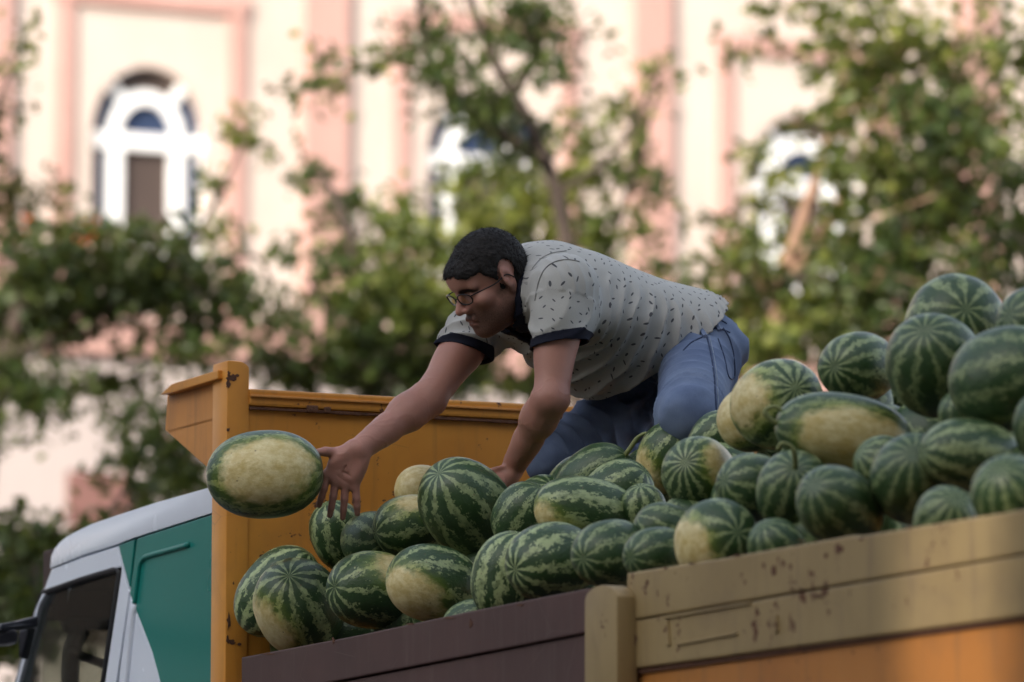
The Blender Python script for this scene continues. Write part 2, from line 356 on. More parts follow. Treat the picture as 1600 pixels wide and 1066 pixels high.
tree('tree', 'dark bushy tree with orange blossoms at the far left', 26, -30,
     [([(-30, 1100), (-25, 800), (10, 560), (60, 420)], .07, .025, True), ([(5, 560), (140, 500), (270, 420), (350, 290), (388, 195)], .03, .007, False), ([(0, 560), (30, 450), (20, 330)], .025, .008, False), ([(300, 420), (400, 400), (430, 480)], .02, .006, False)],
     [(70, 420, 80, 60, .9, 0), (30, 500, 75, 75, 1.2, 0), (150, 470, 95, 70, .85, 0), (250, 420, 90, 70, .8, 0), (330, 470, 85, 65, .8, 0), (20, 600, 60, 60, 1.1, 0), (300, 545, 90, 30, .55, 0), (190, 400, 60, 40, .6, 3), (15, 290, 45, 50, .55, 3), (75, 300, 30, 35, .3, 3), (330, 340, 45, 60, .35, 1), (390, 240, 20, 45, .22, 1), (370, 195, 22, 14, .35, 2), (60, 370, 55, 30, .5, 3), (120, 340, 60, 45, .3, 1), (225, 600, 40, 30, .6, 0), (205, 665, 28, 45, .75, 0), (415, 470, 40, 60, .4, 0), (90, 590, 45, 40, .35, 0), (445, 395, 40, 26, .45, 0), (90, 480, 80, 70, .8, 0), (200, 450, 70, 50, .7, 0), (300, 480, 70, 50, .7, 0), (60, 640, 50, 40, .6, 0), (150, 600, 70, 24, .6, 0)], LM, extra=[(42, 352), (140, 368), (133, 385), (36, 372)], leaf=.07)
tree('shrub_tree', 'low dark tree beside the cab at the lower left', 22, 40,
     [([(40, 1200), (50, 1000), (60, 880)], .06, .02, True), ([(50, 980), (130, 860), (200, 760)], .025, .008, False)],
     [(40, 870, 60, 60, .9, 0), (70, 960, 70, 60, .9, 0), (20, 930, 50, 90, 1.0, 0), (110, 850, 50, 40, .55, 0), (230, 745, 55, 50, .95, 0), (275, 700, 40, 45, .8, 0), (215, 790, 30, 30, .5, 0), (10, 1020, 45, 50, .9, 0), (300, 760, 30, 26, .5, 0), (15, 810, 30, 40, .4, 0)], LM, leaf=.07)
tree('tree', 'tree top whose leafy sprig enters at the left edge', 24, -60,
     [([(-60, 900), (-70, 500), (-40, 250)], .08, .03, True), ([(-45, 300), (0, 150), (45, 62)], .02, .005, False)],
     [(10, 118, 40, 22, .55, 1), (38, 65, 18, 14, .45, 1), (-40, 200, 60, 70, .8, 0)], LM, leaf=.06)
tree('tree', 'mid green tree directly behind the man\'s reaching arm', 27, 590,
     [([(590, 1000), (585, 700), (575, 500), (540, 350), (500, 270)], .09, .015, True), ([(582, 600), (640, 450), (655, 340)], .035, .008, False), ([(580, 620), (510, 480), (480, 430)], .03, .008, False)],
     [(510, 300, 45, 40, .5, 0), (560, 360, 60, 55, .6, 1), (530, 440, 60, 60, .6, 0), (600, 460, 80, 80, .75, 1), (640, 400, 60, 70, .65, 1), (560, 540, 85, 65, .95, 0), (660, 540, 70, 70, .95, 1), (500, 580, 60, 35, .8, 0), (620, 600, 90, 40, 1.0, 0), (470, 490, 40, 50, .4, 0), (690, 470, 50, 70, .6, 2), (630, 345, 40, 40, .4, 1), (480, 280, 22, 22, .5, 0), (720, 590, 50, 50, .9, 0), (650, 490, 40, 40, .5, 2), (400, 560, 60, 26, .7, 0), (455, 600, 40, 26, .7, 0)], LM)
tree('tree', 'slender tree whose dark boughs hang from above the man', 25, 900,
     [([(905, 900), (900, 620), (880, 350), (830, 200), (770, 90), (690, -120)], .055, .022, True), ([(860, 255), (770, 200), (700, 140), (665, 60), (650, -60)], .04, .02, False), ([(720, 150), (640, 95), (560, 110), (470, 140)], .02, .005, False), ([(800, 150), (840, 70), (830, -40)], .03, .012, False), ([(870, 300), (960, 240), (1020, 130)], .02, .006, False)],
     [(672, 40, 34, 55, .75, 0), (700, 110, 50, 45, .7, 0), (745, 170, 60, 45, .75, 0), (800, 220, 65, 45, .7, 0), (640, 95, 50, 22, .55, 0), (575, 100, 36, 20, .6, 1), (485, 138, 30, 16, .75, 0), (525, 125, 30, 14, .5, 1), (830, 50, 45, 75, 1.0, 0), (855, 100, 40, 35, .8, 0), (800, 10, 30, 30, .7, 0), (740, 90, 26, 30, .35, 1), (780, 260, 40, 26, .5, 0)], LM, leaf=.065)
tree('tree', 'light green tree behind the man\'s bent back', 28, 830,
     [([(830, 1000), (835, 650), (850, 450), (860, 300)], .08, .02, True), ([(842, 520), (950, 380), (1010, 200), (1030, 110)], .03, .006, False), ([(840, 560), (760, 420), (730, 320)], .03, .008, False)],
     [(1020, 125, 32, 34, .5, 1), (985, 190, 40, 50, .5, 1), (1000, 280, 42, 50, .6, 1), (930, 250, 55, 50, .5, 1), (860, 290, 60, 50, .6, 2), (800, 310, 60, 50, .75, 2), (830, 370, 80, 50, .75, 2), (920, 360, 60, 60, .65, 1), (770, 400, 50, 60, .7, 1), (990, 370, 36, 50, .45, 1), (960, 430, 60, 36, .4, 1), (850, 480, 90, 60, .8, 1), (760, 540, 60, 60, .85, 0), (860, 600, 90, 40, .85, 1), (700, 420, 40, 60, .6, 2), (880, 200, 36, 40, .45, 1), (1040, 440, 30, 40, .3, 1), (740, 330, 30, 50, .4, 2), (745, 285, 34, 34, .5, 1), (700, 320, 26, 40, .35, 2), (775, 350, 30, 40, .5, 1)], LM)
tree('tree', 'large leafy tree with forked pale trunk on the right', 26, 1215,
     [([(1200, 1000), (1205, 700), (1210, 520), (1222, 440), (1262, 320), (1300, 200), (1330, 60)], .085, .012, True), ([(1220, 450), (1262, 395), (1302, 335), (1340, 240), (1400, 120)], .036, .008, False), ([(1215, 480), (1180, 430), (1140, 370)], .03, .01, False)],
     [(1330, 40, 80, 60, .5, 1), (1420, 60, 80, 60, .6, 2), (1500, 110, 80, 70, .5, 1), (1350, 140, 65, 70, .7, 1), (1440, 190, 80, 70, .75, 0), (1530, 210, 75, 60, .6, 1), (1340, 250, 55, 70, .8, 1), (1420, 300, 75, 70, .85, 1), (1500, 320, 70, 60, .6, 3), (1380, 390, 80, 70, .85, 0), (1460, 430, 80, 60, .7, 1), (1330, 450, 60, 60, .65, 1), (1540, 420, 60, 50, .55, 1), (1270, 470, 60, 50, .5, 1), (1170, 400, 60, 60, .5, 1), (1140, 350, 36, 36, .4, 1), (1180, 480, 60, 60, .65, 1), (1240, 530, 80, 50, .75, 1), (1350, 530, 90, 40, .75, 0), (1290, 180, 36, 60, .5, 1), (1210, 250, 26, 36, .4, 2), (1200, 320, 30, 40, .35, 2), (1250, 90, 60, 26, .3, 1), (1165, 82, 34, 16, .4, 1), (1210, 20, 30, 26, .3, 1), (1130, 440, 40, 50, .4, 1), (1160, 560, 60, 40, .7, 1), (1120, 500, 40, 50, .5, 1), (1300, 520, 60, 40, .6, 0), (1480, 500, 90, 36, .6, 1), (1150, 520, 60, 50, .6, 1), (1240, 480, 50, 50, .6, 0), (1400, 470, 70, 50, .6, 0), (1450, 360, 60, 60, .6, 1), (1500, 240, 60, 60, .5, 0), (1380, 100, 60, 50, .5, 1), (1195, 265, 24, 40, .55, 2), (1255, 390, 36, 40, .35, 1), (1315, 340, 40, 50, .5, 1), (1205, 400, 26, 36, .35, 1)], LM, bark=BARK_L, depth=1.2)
tree('tree', 'dark tree at the right edge above the melons', 23, 1640,
     [([(1640, 900), (1630, 500), (1610, 250)], .08, .03, True), ([(1625, 450), (1570, 340), (1560, 250)], .025, .008, False)],
     [(1590, 290, 40, 45, .9, 0), (1575, 370, 50, 45, .8, 0), (1600, 200, 40, 50, .5, 1), (1590, 460, 40, 30, .6, 0), (1640, 100, 70, 90, .7, 1), (1560, 30, 60, 30, .35, 1)], LM, leaf=.065)
# ------------------------------------------------------------------ the truck (local axes: x across the bed, y forward, z up)
ORANGE = paint('orange_truck_paint', (.66, .29, .045), (.56, .23, .035), .58, .42, 6, .28)
ORANGE_L = paint('faded_orange_paint', (.60, .26, .06), (.50, .205, .05), .6, .5, 5, .35)
ORANGE_SHADE = paint('shaded_orange_paint', (.47, .19, .04), (.39, .15, .032), .5, .5, 5, .4)  # orange deepened and browned: the lower side's shade is in this colour
PURPLE = paint('maroon_board_paint', (.088, .043, .037), (.060, .030, .026), .3, .6, 5, .22, (.16, .12, .10))
KHAKI = paint('khaki_board_paint', (.335, .243, .11), (.265, .187, .082), .75, .55, 5, .5, (.13, .085, .06))
RUST = plain('rust', (.13, .06, .035), .9, .35, 30, bump=.6)
CABW = plain('white_cab_paint', (.74, .80, .90), .26, .03, 3, .5, .02)
CABG = plain('green_cab_paint', (.008, .19, .16), .30, .06, 2, .35, .02)
RUBBER = plain('black_rubber', (.014, .014, .016), .55, .2)
TRIM = plain('brown_cab_trim', (.06, .038, .032), .8, .2)
DARKP = plain('dark_plastic', (.025, .026, .035), .45, .15)
STEEL = plain('dark_steel', (.06, .05, .045), .6, .25, 6)
g = G('window_glass'); p = g.obj()
gl = g.n('BsdfGlossy', Color=(.9, .95, 1, 1), Roughness=.02); tp = g.n('BsdfTransparent', Color=(.72, .74, .70, 1))
fr = g.n('Fresnel', IOR=1.5); mx = g.t.nodes.new('ShaderNodeMixShader')
g.t.links.new(g.f('ADD', g.f('MULTIPLY', fr, .35), .01), mx.inputs[0]); g.t.links.new(tp, mx.inputs[1]); g.t.links.new(gl, mx.inputs[2]); g.t.links.new(mx.outputs[0], g.out.inputs['Surface'])
GLASS = g.m

YP = 11.9
c0 = at(352, 1027, YP); TO = Vector((c0.x, c0.y, 0))
truck = empty('truck', TO, TH); tag(truck, 'orange tipper truck with white and green cab, its bed heaped with watermelons', 'truck')
def T(px, py, u=None, v=None):
    "truck coordinates of what a pixel shows on the plane x = u or y = v"
    d = ray(px, py); n, k = (CW, u) if u is not None else (CFW, v)
    lam = (k - (CAM-TO).dot(n))/d.dot(n); P = CAM + d*lam - TO
    return Vector((P.dot(CW), P.dot(CFW), P.z))
def lin(p, q, x): return p[1] + (q[1]-p[1])*(x-p[0])/(q[0]-p[0])
# headboard: recessed sheet, heavier rim on top, a rusty welded ledge between them
zt = (T(385, 607, v=0).z + T(890, 635, v=0).z)/2; zr = (T(385, 633, v=0).z + T(810, 657, v=0).z)/2; BW = 2.25
print('headboard top', zt, 'ledge', zr)
bm = BM(); box(bm, (.055, .006, 1.75), (BW-.055, .045, zt-.02)); obj('headboard', bm, ORANGE, truck)
bm = BM(); box(bm, (.055, -.004, zr), (BW-.055, .075, zt)); obj('headboard_rim', bm, ORANGE, truck, bevel=.006)
bm = BM(); box(bm, (.056, -.010, zr+.020), (BW-.056, .02, zr+.026)); obj('rim_bead', bm, ORANGE_L, truck, bevel=.002)
bm = BM(); xs = [.057 + (BW-.114)*i/160 for i in range(161)]
for a, b in zip(xs, xs[1:]):
    j = .5+.5*math.sin(a*37)*math.sin(a*11+1); w = .0015+.005*j*random.random(); box(bm, (a, -.003-w*.7, zr-.0075-w*.4), (b, .018, zr-.0035+w*.3))
obj('weld_seam', bm, RUST, truck)
bm = BM()
for x0 in (.20, .245, .86, .90, .915, .95): box(bm, (x0, -.009, zr-.009), (x0+.012+.02*random.random(), .01, zr+.004+.006*random.random()))
box(bm, (.855, -.011, zr+.005), (.868, .01, zt+.003)); tag(obj('rust_lump', bm, RUST, truck, bevel=.004), kind='stuff')
# corner posts
def post(x0, x1, y0, y1, z0, z1, rnd, name='corner_post'):
    n = 6; prof = [(x0, z0), (x1, z0)] + [(x1-rnd+rnd*math.cos(math.pi/2*i/n), z1-rnd*.62+rnd*.62*math.sin(math.pi/2*i/n)) for i in range(n+1)] + [(x0, z1)]
    bm = BM(); prism(bm, [(x, y0, z) for x, z in prof], (0, y1-y0, 0)); return obj(name, bm, ORANGE, truck, smooth='auto', bevel=.004)
ztop = T(352, 564, u=0).z
post(0, .056, 0, .092, .9, ztop, .03); post(BW-.056, BW, 0, .092, .9, ztop, .03)
# cab guard: cheek plates ahead of the headboard with a folded lip, joined by a sheet over the cab
poly = [T(x, y, u=.012) for x, y in ((262, 612), (258, 672), (322, 729), (340, 735), (340, 590))]
for dx in (0, BW-.03):
    bm = BM(); prism(bm, [p+Vector((dx, 0, 0)) for p in poly], (.012, 0, 0)); obj('guard_cheek', bm, ORANGE_L, truck, bevel=.002)
    lip = [T(x, y, u=-.012) for x, y in ((250, 617), (268, 600), (340, 578), (340, 592), (268, 614))]
    bm = BM(); prism(bm, [p+Vector((dx, 0, 0)) for p in lip], (.04, 0, 0)); obj('guard_lip', bm, ORANGE, truck, bevel=.003)
pa, pb = T(264, 604, u=.012), T(340, 582, u=.012)
pa.z = pb.z = zt-.06
bm = BM(); prism(bm, [pa, pb, pb+Vector((BW-.05, 0, 0)), pa+Vector((BW-.05, 0, 0))], (0, 0, -.006)); obj('guard_top', bm, ORANGE_L, truck)
# near side: maroon boards, khaki stake, khaki boards over the orange lower side
def plate(name, px, u, th, m, bevel=.004, smooth=False):
    bm = BM(); prism(bm, [T(x, y, u=u) for x, y in px], (th, 0, 0)); return obj(name, bm, m, truck, bevel=bevel, smooth=smooth)
PT = ((375, 1027), (915, 920)); PS = ((375, 1095), (915, 990))
plate('side_board', [(377, 1027), (560, lin(*PT, 560)+2), (740, lin(*PT, 740)-1), (922, lin(*PT, 922)), (922, lin(*PS, 922)-1.5), (377, lin(*PS, 377)-1.5)], 0, .035, PURPLE)
plate('side_board', [(377, lin(*PS, 377)+1.5), (922, lin(*PS, 922)+1.5), (922, 1200), (377, 1300)], .008, .03, PURPLE)
KT = ((980, 895), (1600, 795)); KM = ((980, 971), (1600, 866)); KB = ((980, 1046), (1600, 962)); RX = 2000
plate('plank', [(979, lin(*KT, 979)), (1130, lin(*KT, 1130)+1), (1330, lin(*KT, 1330)-2), (1340, lin(*KT, 1340)+1), (RX, lin(*KT, RX)), (RX, lin(*KM, RX)-1.2), (979, lin(*KM, 979)-1.2)], -.012, .04, KHAKI, .005)
plate('plank', [(990, lin(*KM, 990)+1.2), (RX, lin(*KM, RX)+1.2), (RX, lin(*KB, RX)), (990, lin(*KB, 990))], -.010, .04, KHAKI, .005)
plate('plank_end', [(979, lin(*KM, 979)+1), (990, lin(*KM, 990)+1.2), (990, lin(*KB, 990)), (979, lin(*KB, 979)+2)], -.003, .03, PURPLE, .002)
plate('board_edge', [(979, lin(*KB, 979)+1), (RX, lin(*KB, RX)+1), (RX, lin(*KB, RX)+7), (979, lin(*KB, 979)+9)], -.002, .03, RUST, 0)
plate('lower_side', [(975, lin(*KB, 975)+9), (RX, lin(*KB, RX)+7), (RX, 1400), (975, 1700)], .004, .03, ORANGE_SHADE, .003)
for pp in (((1035, 963), (1170, 940), (1170, 944), (1035, 967.5)), ((1037, 969), (1042, 968), (1045, 1008), (1040, 1009)), ((1056, 1005), (1150, 988), (1150, 991), (1056, 1008.5)), ((1208, 962), (1212, 961), (1214, 985), (1209, 990))):
    plate('raised_batten', pp, -.015, .008, KHAKI, .0015)
st = [(913, 1150), (913, 940)] + [(913+49*(.5-.5*math.cos(math.pi*i/10)), 940-20*math.sin(math.pi*i/10)*(1+.1*i/10)-i*.9) for i in range(1, 10)] + [(964, 931), (964, 1140)]
plate('side_stake', st, -.052, .045, KHAKI, .004, 'auto')
plate('side_stake', [(1755, 745), (1820, 735), (1820, 1240), (1755, 1250)], -.052, .045, KHAKI, .004)
rr = random.Random(5)
def flake(cx, cy, rx, ry, plane, n=11):
    "a blister of rust standing a hair proud of the paint"
    pts = [(cx+rx*math.cos(2*math.pi*i/n)*rr.uniform(.35, 1), cy+ry*math.sin(2*math.pi*i/n)*rr.uniform(.35, 1)) for i in range(n)]
    bm = BM(); prism(bm, [T(x, y, **plane) for x, y in pts], (.002, .0, 0) if 'u' in plane else (0, .002, 0)); obj('rust_patch', bm, RUST, truck)
for f_ in ((362, 590, 10, 7), (357, 600, 5, 8), (371, 587, 6, 3), (358, 585, 4, 6), (358, 972, 4, 18), (362, 1003, 9, 5), (356, 1000, 3, 9), (374, 1007, 4, 3), (372, 935, 2, 5), (365, 912, 2, 4), (357, 672, 3, 5)): flake(*f_, dict(v=-.0012))
for f_ in ((1310, 858, 9, 10), (1345, 842, 6, 4), (1208, 893, 5, 13), (1290, 868, 4, 5), (1420, 824, 5, 3), (1250, 845, 10, 2), (1080, 880, 8, 2), (990, 1002, 6, 14), (985, 1036, 6, 7), (1272, 930, 14, 4), (1150, 868, 9, 2)): flake(*f_, dict(u=-.0132))
for f_ in ((420, 1022, 14, 2), (700, 966, 12, 3), (640, 975, 8, 2), (812, 946, 10, 2.5), (520, 1000, 3, 7), (735, 975, 3, 10)): flake(*f_, dict(u=-.0012))
# bed floor, far side, tailgate, frame and wheels
bm = BM(); box(bm, (.03, -4.0, 1.72), (BW-.03, .02, 1.75)); obj('bed_floor', bm, STEEL, truck)
bm = BM(); box(bm, (BW-.04, -4.0, 1.4), (BW, -.002, 2.42)); obj('far_side', bm, ORANGE, truck)
bm = BM(); box(bm, (.04, -4.05, 1.4), (BW-.04, -4.0, 2.4)); obj('tailgate', bm, ORANGE, truck)
bm = BM(); box(bm, (.65, -4, .95), (.75, 2.1, 1.2)); box(bm, (1.5, -4, .95), (1.6, 2.1, 1.2))
for y in (-3.6, -2.4, -1.2, .05): box(bm, (.3, y, 1.2), (1.95, y+.12, 1.4))
obj('chassis', bm, STEEL, truck)
for (x, y) in ((.16, 1.2), (2.09, 1.2), (.2, -2.6), (2.05, -2.6)):
    bm = BM(); bmesh.ops.create_cone(bm, cap_ends=True, segments=28, radius1=.48, radius2=.48, depth=.28, matrix=Matrix.Translation((x, y, .48)) @ Matrix.Rotation(math.pi/2, 4, 'Y')); w = obj('wheel', bm, RUBBER, truck, bevel=.04)
    bm = BM(); bmesh.ops.create_cone(bm, cap_ends=True, segments=20, radius1=.26, radius2=.2, depth=.30, matrix=Matrix.Translation((x, y, .48)) @ Matrix.Rotation(math.pi/2, 4, 'Y')); obj('rim', bm, STEEL, w, bevel=.01)

# ---- cab, from its near side outline; panels stand on the plane x = CU0
C0 = .06
def cp(pts, u=C0): return [T(x, y, u=u) for x, y in pts]
CWID = 1.98
def panel(name, px, m, th=.02, u=C0, parent=truck, bevel=.004, far=False, smooth=False):
    pts = cp(px); bm = BM(); prism(bm, [Vector((u if not far else C0+CWID, p.y, p.z)) for p in pts], (th if not far else -th, 0, 0)); return obj(name, bm, m, parent, bevel=bevel, smooth=smooth)
roof_px = [(80, 886), (82.5, 868), (87, 858), (95, 848), (106, 839), (122, 830), (145, 819), (184, 805.5), (247, 785), (325, 763), (350, 756)]
seam_px = [(350, 796.5), (324.5, 804.5), (212.5, 840), (184, 851), (130, 868)]
RP = cp(roof_px); n = len(RP)
bm = BM()                                         # roof: near edge rolled over, crowned across
sec = []
NS = 14
for i, p in enumerate(RP):
    row = []
    for k in range(NS+1):
        a = math.pi*k/NS; xx = C0 + CWID/2 - (CWID/2-.045)*math.copysign(abs(math.cos(a))**.32, math.cos(a)); zz = p.z - .10*(1-math.sin(a)**.35) + .004
        row.append(bm.verts.new((xx, p.y + (0.06*math.sin(a) if i < 4 else 0), zz)))
    sec.append(row)
for A, B in zip(sec, sec[1:]):
    for k in range(NS): bm.faces.new((A[k], A[k+1], B[k+1], B[k]))
roof = obj('cab_roof', bm, CABW, truck, smooth=True)
panel('roof_side', roof_px + seam_px + [(80.5, 888)], CABW, .03, C0-.004, bevel=.012, smooth='auto')
panel('roof_side', roof_px + seam_px + [(80.5, 888)], CABW, .03, far=True)
WTOP = ((69, 924), (185, 885)); 
doorL = [(80, 889), (130, 870), (184, 853), (201, 921), (199, 936), (163, 1070), (160, 1110), (188, 893), (183, 887), (72, 925)]
panel('door_header', [(80, 889.5), (130, 870.5), (184, 853.5), (190, 886), (182, 888), (130, 903), (71, 925), (66, 928)], CABW, .03)
panel('door_pillar', [(186.5, 866), (200.5, 921), (202, 924), (181, 1066), (174, 1110), (157, 1110), (164, 1066), (189.5, 895), (190, 886)], CABW, .03)
panel('windshield_pillar', [(65, 928), (71.5, 926), (60, 948), (29, 1066), (18, 1110), (10, 1110), (22, 1066), (48, 967)], CABW, .03)
panel('door_corner', [(185, 852), (210.5, 842.5), (202, 918), (187.5, 864)], CABG, .028)
panel('door_gap', [(210.5, 842.5), (213.5, 841.5), (183, 1070), (178, 1112), (174, 1112), (180.5, 1066)], RUBBER, .02, C0+.012)
# rear side: green sheet with a white wedge below the diagonal
panel('rear_side', [(214, 841.5), (324.5, 806), (350, 798), (350, 1150), (272, 1150), (250, 1066), (238, 1021), (209.6, 947), (202.5, 928)], CABG, .03)
panel('rear_wedge', [(202, 930), (209.2, 948.5), (237.5, 1022), (249.5, 1067), (271, 1150), (170, 1150), (183.5, 1070)], CABW, .03, C0+.001)
rib = catmull(cp([(296, 851), (262, 860.5), (232, 869), (224, 873.5), (219.5, 882), (216, 905), (211, 944)], C0-.001), 4)
bm = BM(); tube(bm, rib, .007, 6); obj('pressed_rib', bm, CABG, truck, smooth=True)
bm = BM(); tube(bm, catmull(cp([(211, 944), (205, 1000), (198, 1066), (190, 1120)], C0-.001), 4), .009, 6); obj('pressed_rib', bm, CABW, truck, smooth=True)
panel('door_lower', [(14, 1112), (176, 1112), (176, 1500), (-20, 1500)], CABW, .03)
# glazing with rubber seals, both sides, and the far door seen through it
wpx = [(69, 926), (130, 904.5), (182, 889), (187, 892), (188, 897), (163, 1066), (156, 1112), (16, 1112), (29, 1066), (60, 948)]
dw = panel('door_window', wpx, GLASS, .005, C0+.012, bevel=0)
def loop_tube(pts, r, name, m, parent): 
    bm = BM(); tube(bm, pts+[pts[0]], r, 6, False); return obj(name, bm, m, parent, smooth=True)
loop_tube(cp(wpx, C0+.008), .010, 'window_seal', RUBBER, dw)
FW = C0+CWID
# the far door, mirrored across the cab: header, pillars, glass, seal
panel('far_door_header', [(80, 889.5), (212, 842.5), (350, 797), (350, 1500), (176, 1500), (157, 1110), (164, 1066), (189, 895), (182, 888), (71, 925), (66, 928)], CABW, .03, far=True)
panel('far_door_pillar', [(65, 928), (71.5, 926), (60, 948), (29, 1066), (18, 1110), (10, 1110), (22, 1066), (48, 967)], RUBBER, .05, far=True)
fpts = [Vector((FW-.02, p.y, p.z)) for p in cp(wpx)]
loop_tube([p for p in fpts], .03, 'far_window_seal', RUBBER, truck)
ya, yb = T(400, 783, u=C0).y, 0
bm = BM(); yr = T(346, 800, u=C0).y; zr2 = T(346, 770, u=C0).z
box(bm, (C0+.03, yr-.03, 1.2), (FW-.03, yr, zr2-.05)); obj('cab_back', bm, CABW, truck)
y_f = T(22, 1066, u=C0).y; y_ft = T(80, 886, u=C0).y; zz0 = T(22, 1066, u=C0).z; zz1 = T(80, 886, u=C0).z
yw = T(52, 960, u=C0).y; zh = T(150, 972, v=yw).z; xp = T(104, 1010, v=yw).x
bm = BM(); box(bm, (C0+.03, yw, zz0-.3), (FW-.03, yw+.006, zh+.02)); ws = obj('windshield', bm, GLASS, truck)
bm = BM(); box(bm, (C0+.03, yw-.05, zh), (FW-.03, yw+.02, RP[6].z-.03)); obj('windshield_header', bm, TRIM, truck, bevel=.01)
loop_tube(catmull([(xp, yw-.03, zz0-.3), (xp, yw-.03, zh-.12), (xp+.03, yw-.03, zh-.03), (xp+.12, yw-.03, zh), (FW-.25, yw-.03, zh), (FW-.12, yw-.03, zh-.1), (FW-.12, yw-.03, zz0-.3)], 5), .024, 'windshield_seal', RUBBER, ws)
bm = BM(); tube(bm, [T(108, 1018, v=yw-.15), T(168, 1040, v=yw-.15)], .012, 6); obj('grab_rail', bm, STEEL, truck, smooth=True)
bm = BM(); box(bm, (C0+.05, yr+.02, zr2-.14), (FW-.05, yw, zr2-.13)); obj('headliner', bm, TRIM, truck)
bm = BM(); box(bm, (C0, y_f-.02, .8), (FW, y_f+.1, zz0-.25)); obj('cab_front', bm, CABW, truck, bevel=.03)
bm = BM(); box(bm, (C0+.25, yr+.12, 1.3), (C0+.72, yr+.28, zz1-.42)); box(bm, (C0+.25, yr+.28, 1.3), (C0+.72, yr+.75, 1.48)); obj('driver_seat', bm, DARKP, truck, bevel=.05)
bm = BM(); ring = [Vector((C0+.48+.21*math.cos(a), y_f-.42+.06*math.sin(a), zz0-.30+.2*math.sin(a))) for a in [2*math.pi*i/24 for i in range(25)]]; tube(bm, ring, .014, 6, False); obj('steering_wheel', bm, RUBBER, truck, smooth=True)
# mirror on a thick arm ahead of the windshield pillar
m0 = T(58, 966, u=C0); 
def mp(px, py, u): return T(px, py, u=u)
bm = BM(); pA = [mp(60, 962, -.02), mp(30, 970, -.09), mp(2, 974, -.16), mp(2, 986, -.16), mp(30, 984, -.09), mp(60, 980, -.02)]
prism(bm, pA, (.0, .09, 0)); arm = obj('mirror_arm', bm, DARKP, truck, bevel=.008)
bm = BM(); prism(bm, [mp(-34, 984, -.2), mp(22, 983, -.12), mp(28, 990, -.11), mp(26, 1003, -.11), mp(10, 1007, -.13), mp(-34, 1008, -.2)], (.03, .07, 0)); obj('mirror', bm, DARKP, truck, bevel=.01)
bm = BM(); prism(bm, [mp(30, 985, -.03), mp(46, 980, -.02), mp(34, 1030, -.02), mp(28, 1026, -.03)], (.03, .03, 0)); obj('mirror_bracket', bm, DARKP, truck, bevel=.006)

# ------------------------------------------------------------------ watermelons
g = G('watermelon_rind'); p = g.obj(); sep = g.t.nodes.new('ShaderNodeSeparateXYZ'); g.t.links.new(p, sep.inputs[0])
seed = g.attr('seed', 'OBJECT'); cnt = g.attr('stripes', 'OBJECT'); lw = g.attr('light_width', 'OBJECT'); tone = g.attr('tone', 'OBJECT'); spot = g.attr('spot', 'OBJECT', 1); ssz = g.attr('spot_size', 'OBJECT')
off = g.comb(g.f('MULTIPLY', seed, 13.7), g.f('MULTIPLY', seed, 7.3), g.f('MULTIPLY', seed, 3.9)); qv = g.v('ADD', p, off)
th = g.f('ARCTAN2', sep.outputs[2], sep.outputs[1])
n1 = g.f('SUBTRACT', g.noise(qv, 1.5, 2), .5); n2 = g.f('SUBTRACT', g.noise(g.v('MULTIPLY', qv, (1.0, 1.3, 1.3)), 6.5, 3, .6), .5); n3 = g.f('SUBTRACT', g.noise(qv, 17, 3, .65), .5)
fade = g.ss(g.f('ABSOLUTE', sep.outputs[0]), 1.0, .72)          # jagged edges calm down towards the two ends
wob = g.f('ADD', g.f('MULTIPLY', n1, .85), g.f('MULTIPLY', g.f('ADD', g.f('MULTIPLY', n2, 1.15), g.f('MULTIPLY', n3, .65)), g.f('ADD', .22, g.f('MULTIPLY', fade, .78))))
phi = g.f('ADD', g.f('DIVIDE', g.f('MULTIPLY', th, cnt), 2*math.pi), wob)
tri = g.f('MULTIPLY', g.f('ABSOLUTE', g.f('SUBTRACT', g.f('FRACT', phi), .5)), 2)
lo = g.f('SUBTRACT', .90, lw); L = g.n('MapRange', props={'interpolation_type': 'SMOOTHSTEP'}, Value=tri, From_Min=lo, From_Max=g.f('ADD', lo, .2))
L = g.f('MULTIPLY', L, g.f('ADD', .45, g.f('MULTIPLY', g.ss(g.noise(qv, 5.5, 4, .65), .36, .56), .55)))
veins = g.ss(g.noise(g.v('MULTIPLY', qv, (.7, 1.4, 1.4)), 11, 4, .7), .56, .74)
dark = g.mix(g.noise(qv, 3, 3), (.013, .040, .011), (.034, .080, .020)); dark = g.mix(g.f('MULTIPLY', veins, .40), dark, (.10, .19, .07))
light = g.mix(g.noise(qv, 8, 3), (.28, .37, .14), (.48, .55, .29))
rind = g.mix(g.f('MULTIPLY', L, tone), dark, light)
nd = g.v('NORMALIZE', p); dd = g.f('ADD', g.v('DOT_PRODUCT', nd, g.v('NORMALIZE', spot)), g.f('ADD', g.f('MULTIPLY', n2, .26), g.f('MULTIPLY', n1, .45)))
a0 = g.f('SUBTRACT', 1.0, ssz); halo = g.n('MapRange', props={'interpolation_type': 'SMOOTHSTEP'}, Value=dd, From_Min=g.f('SUBTRACT', a0, .32), From_Max=g.f('ADD', a0, .02)); core = g.n('MapRange', props={'interpolation_type': 'SMOOTHSTEP'}, Value=dd, From_Min=g.f('SUBTRACT', a0, .08), From_Max=g.f('ADD', a0, .16))
cream = g.mix(g.ss(g.noise(qv, 4, 4, .65), .3, .7), (.54, .42, .15), (.74, .65, .35))
cream = g.mix(g.f('MULTIPLY', g.ss(g.noise(qv, 22, 3, .7), .55, .72), .35), cream, (.36, .32, .12))
rind = g.mix(g.f('MULTIPLY', halo, .62), rind, g.mix(L, (.12, .18, .014), (.32, .35, .05))); rind = g.mix(core, rind, cream)
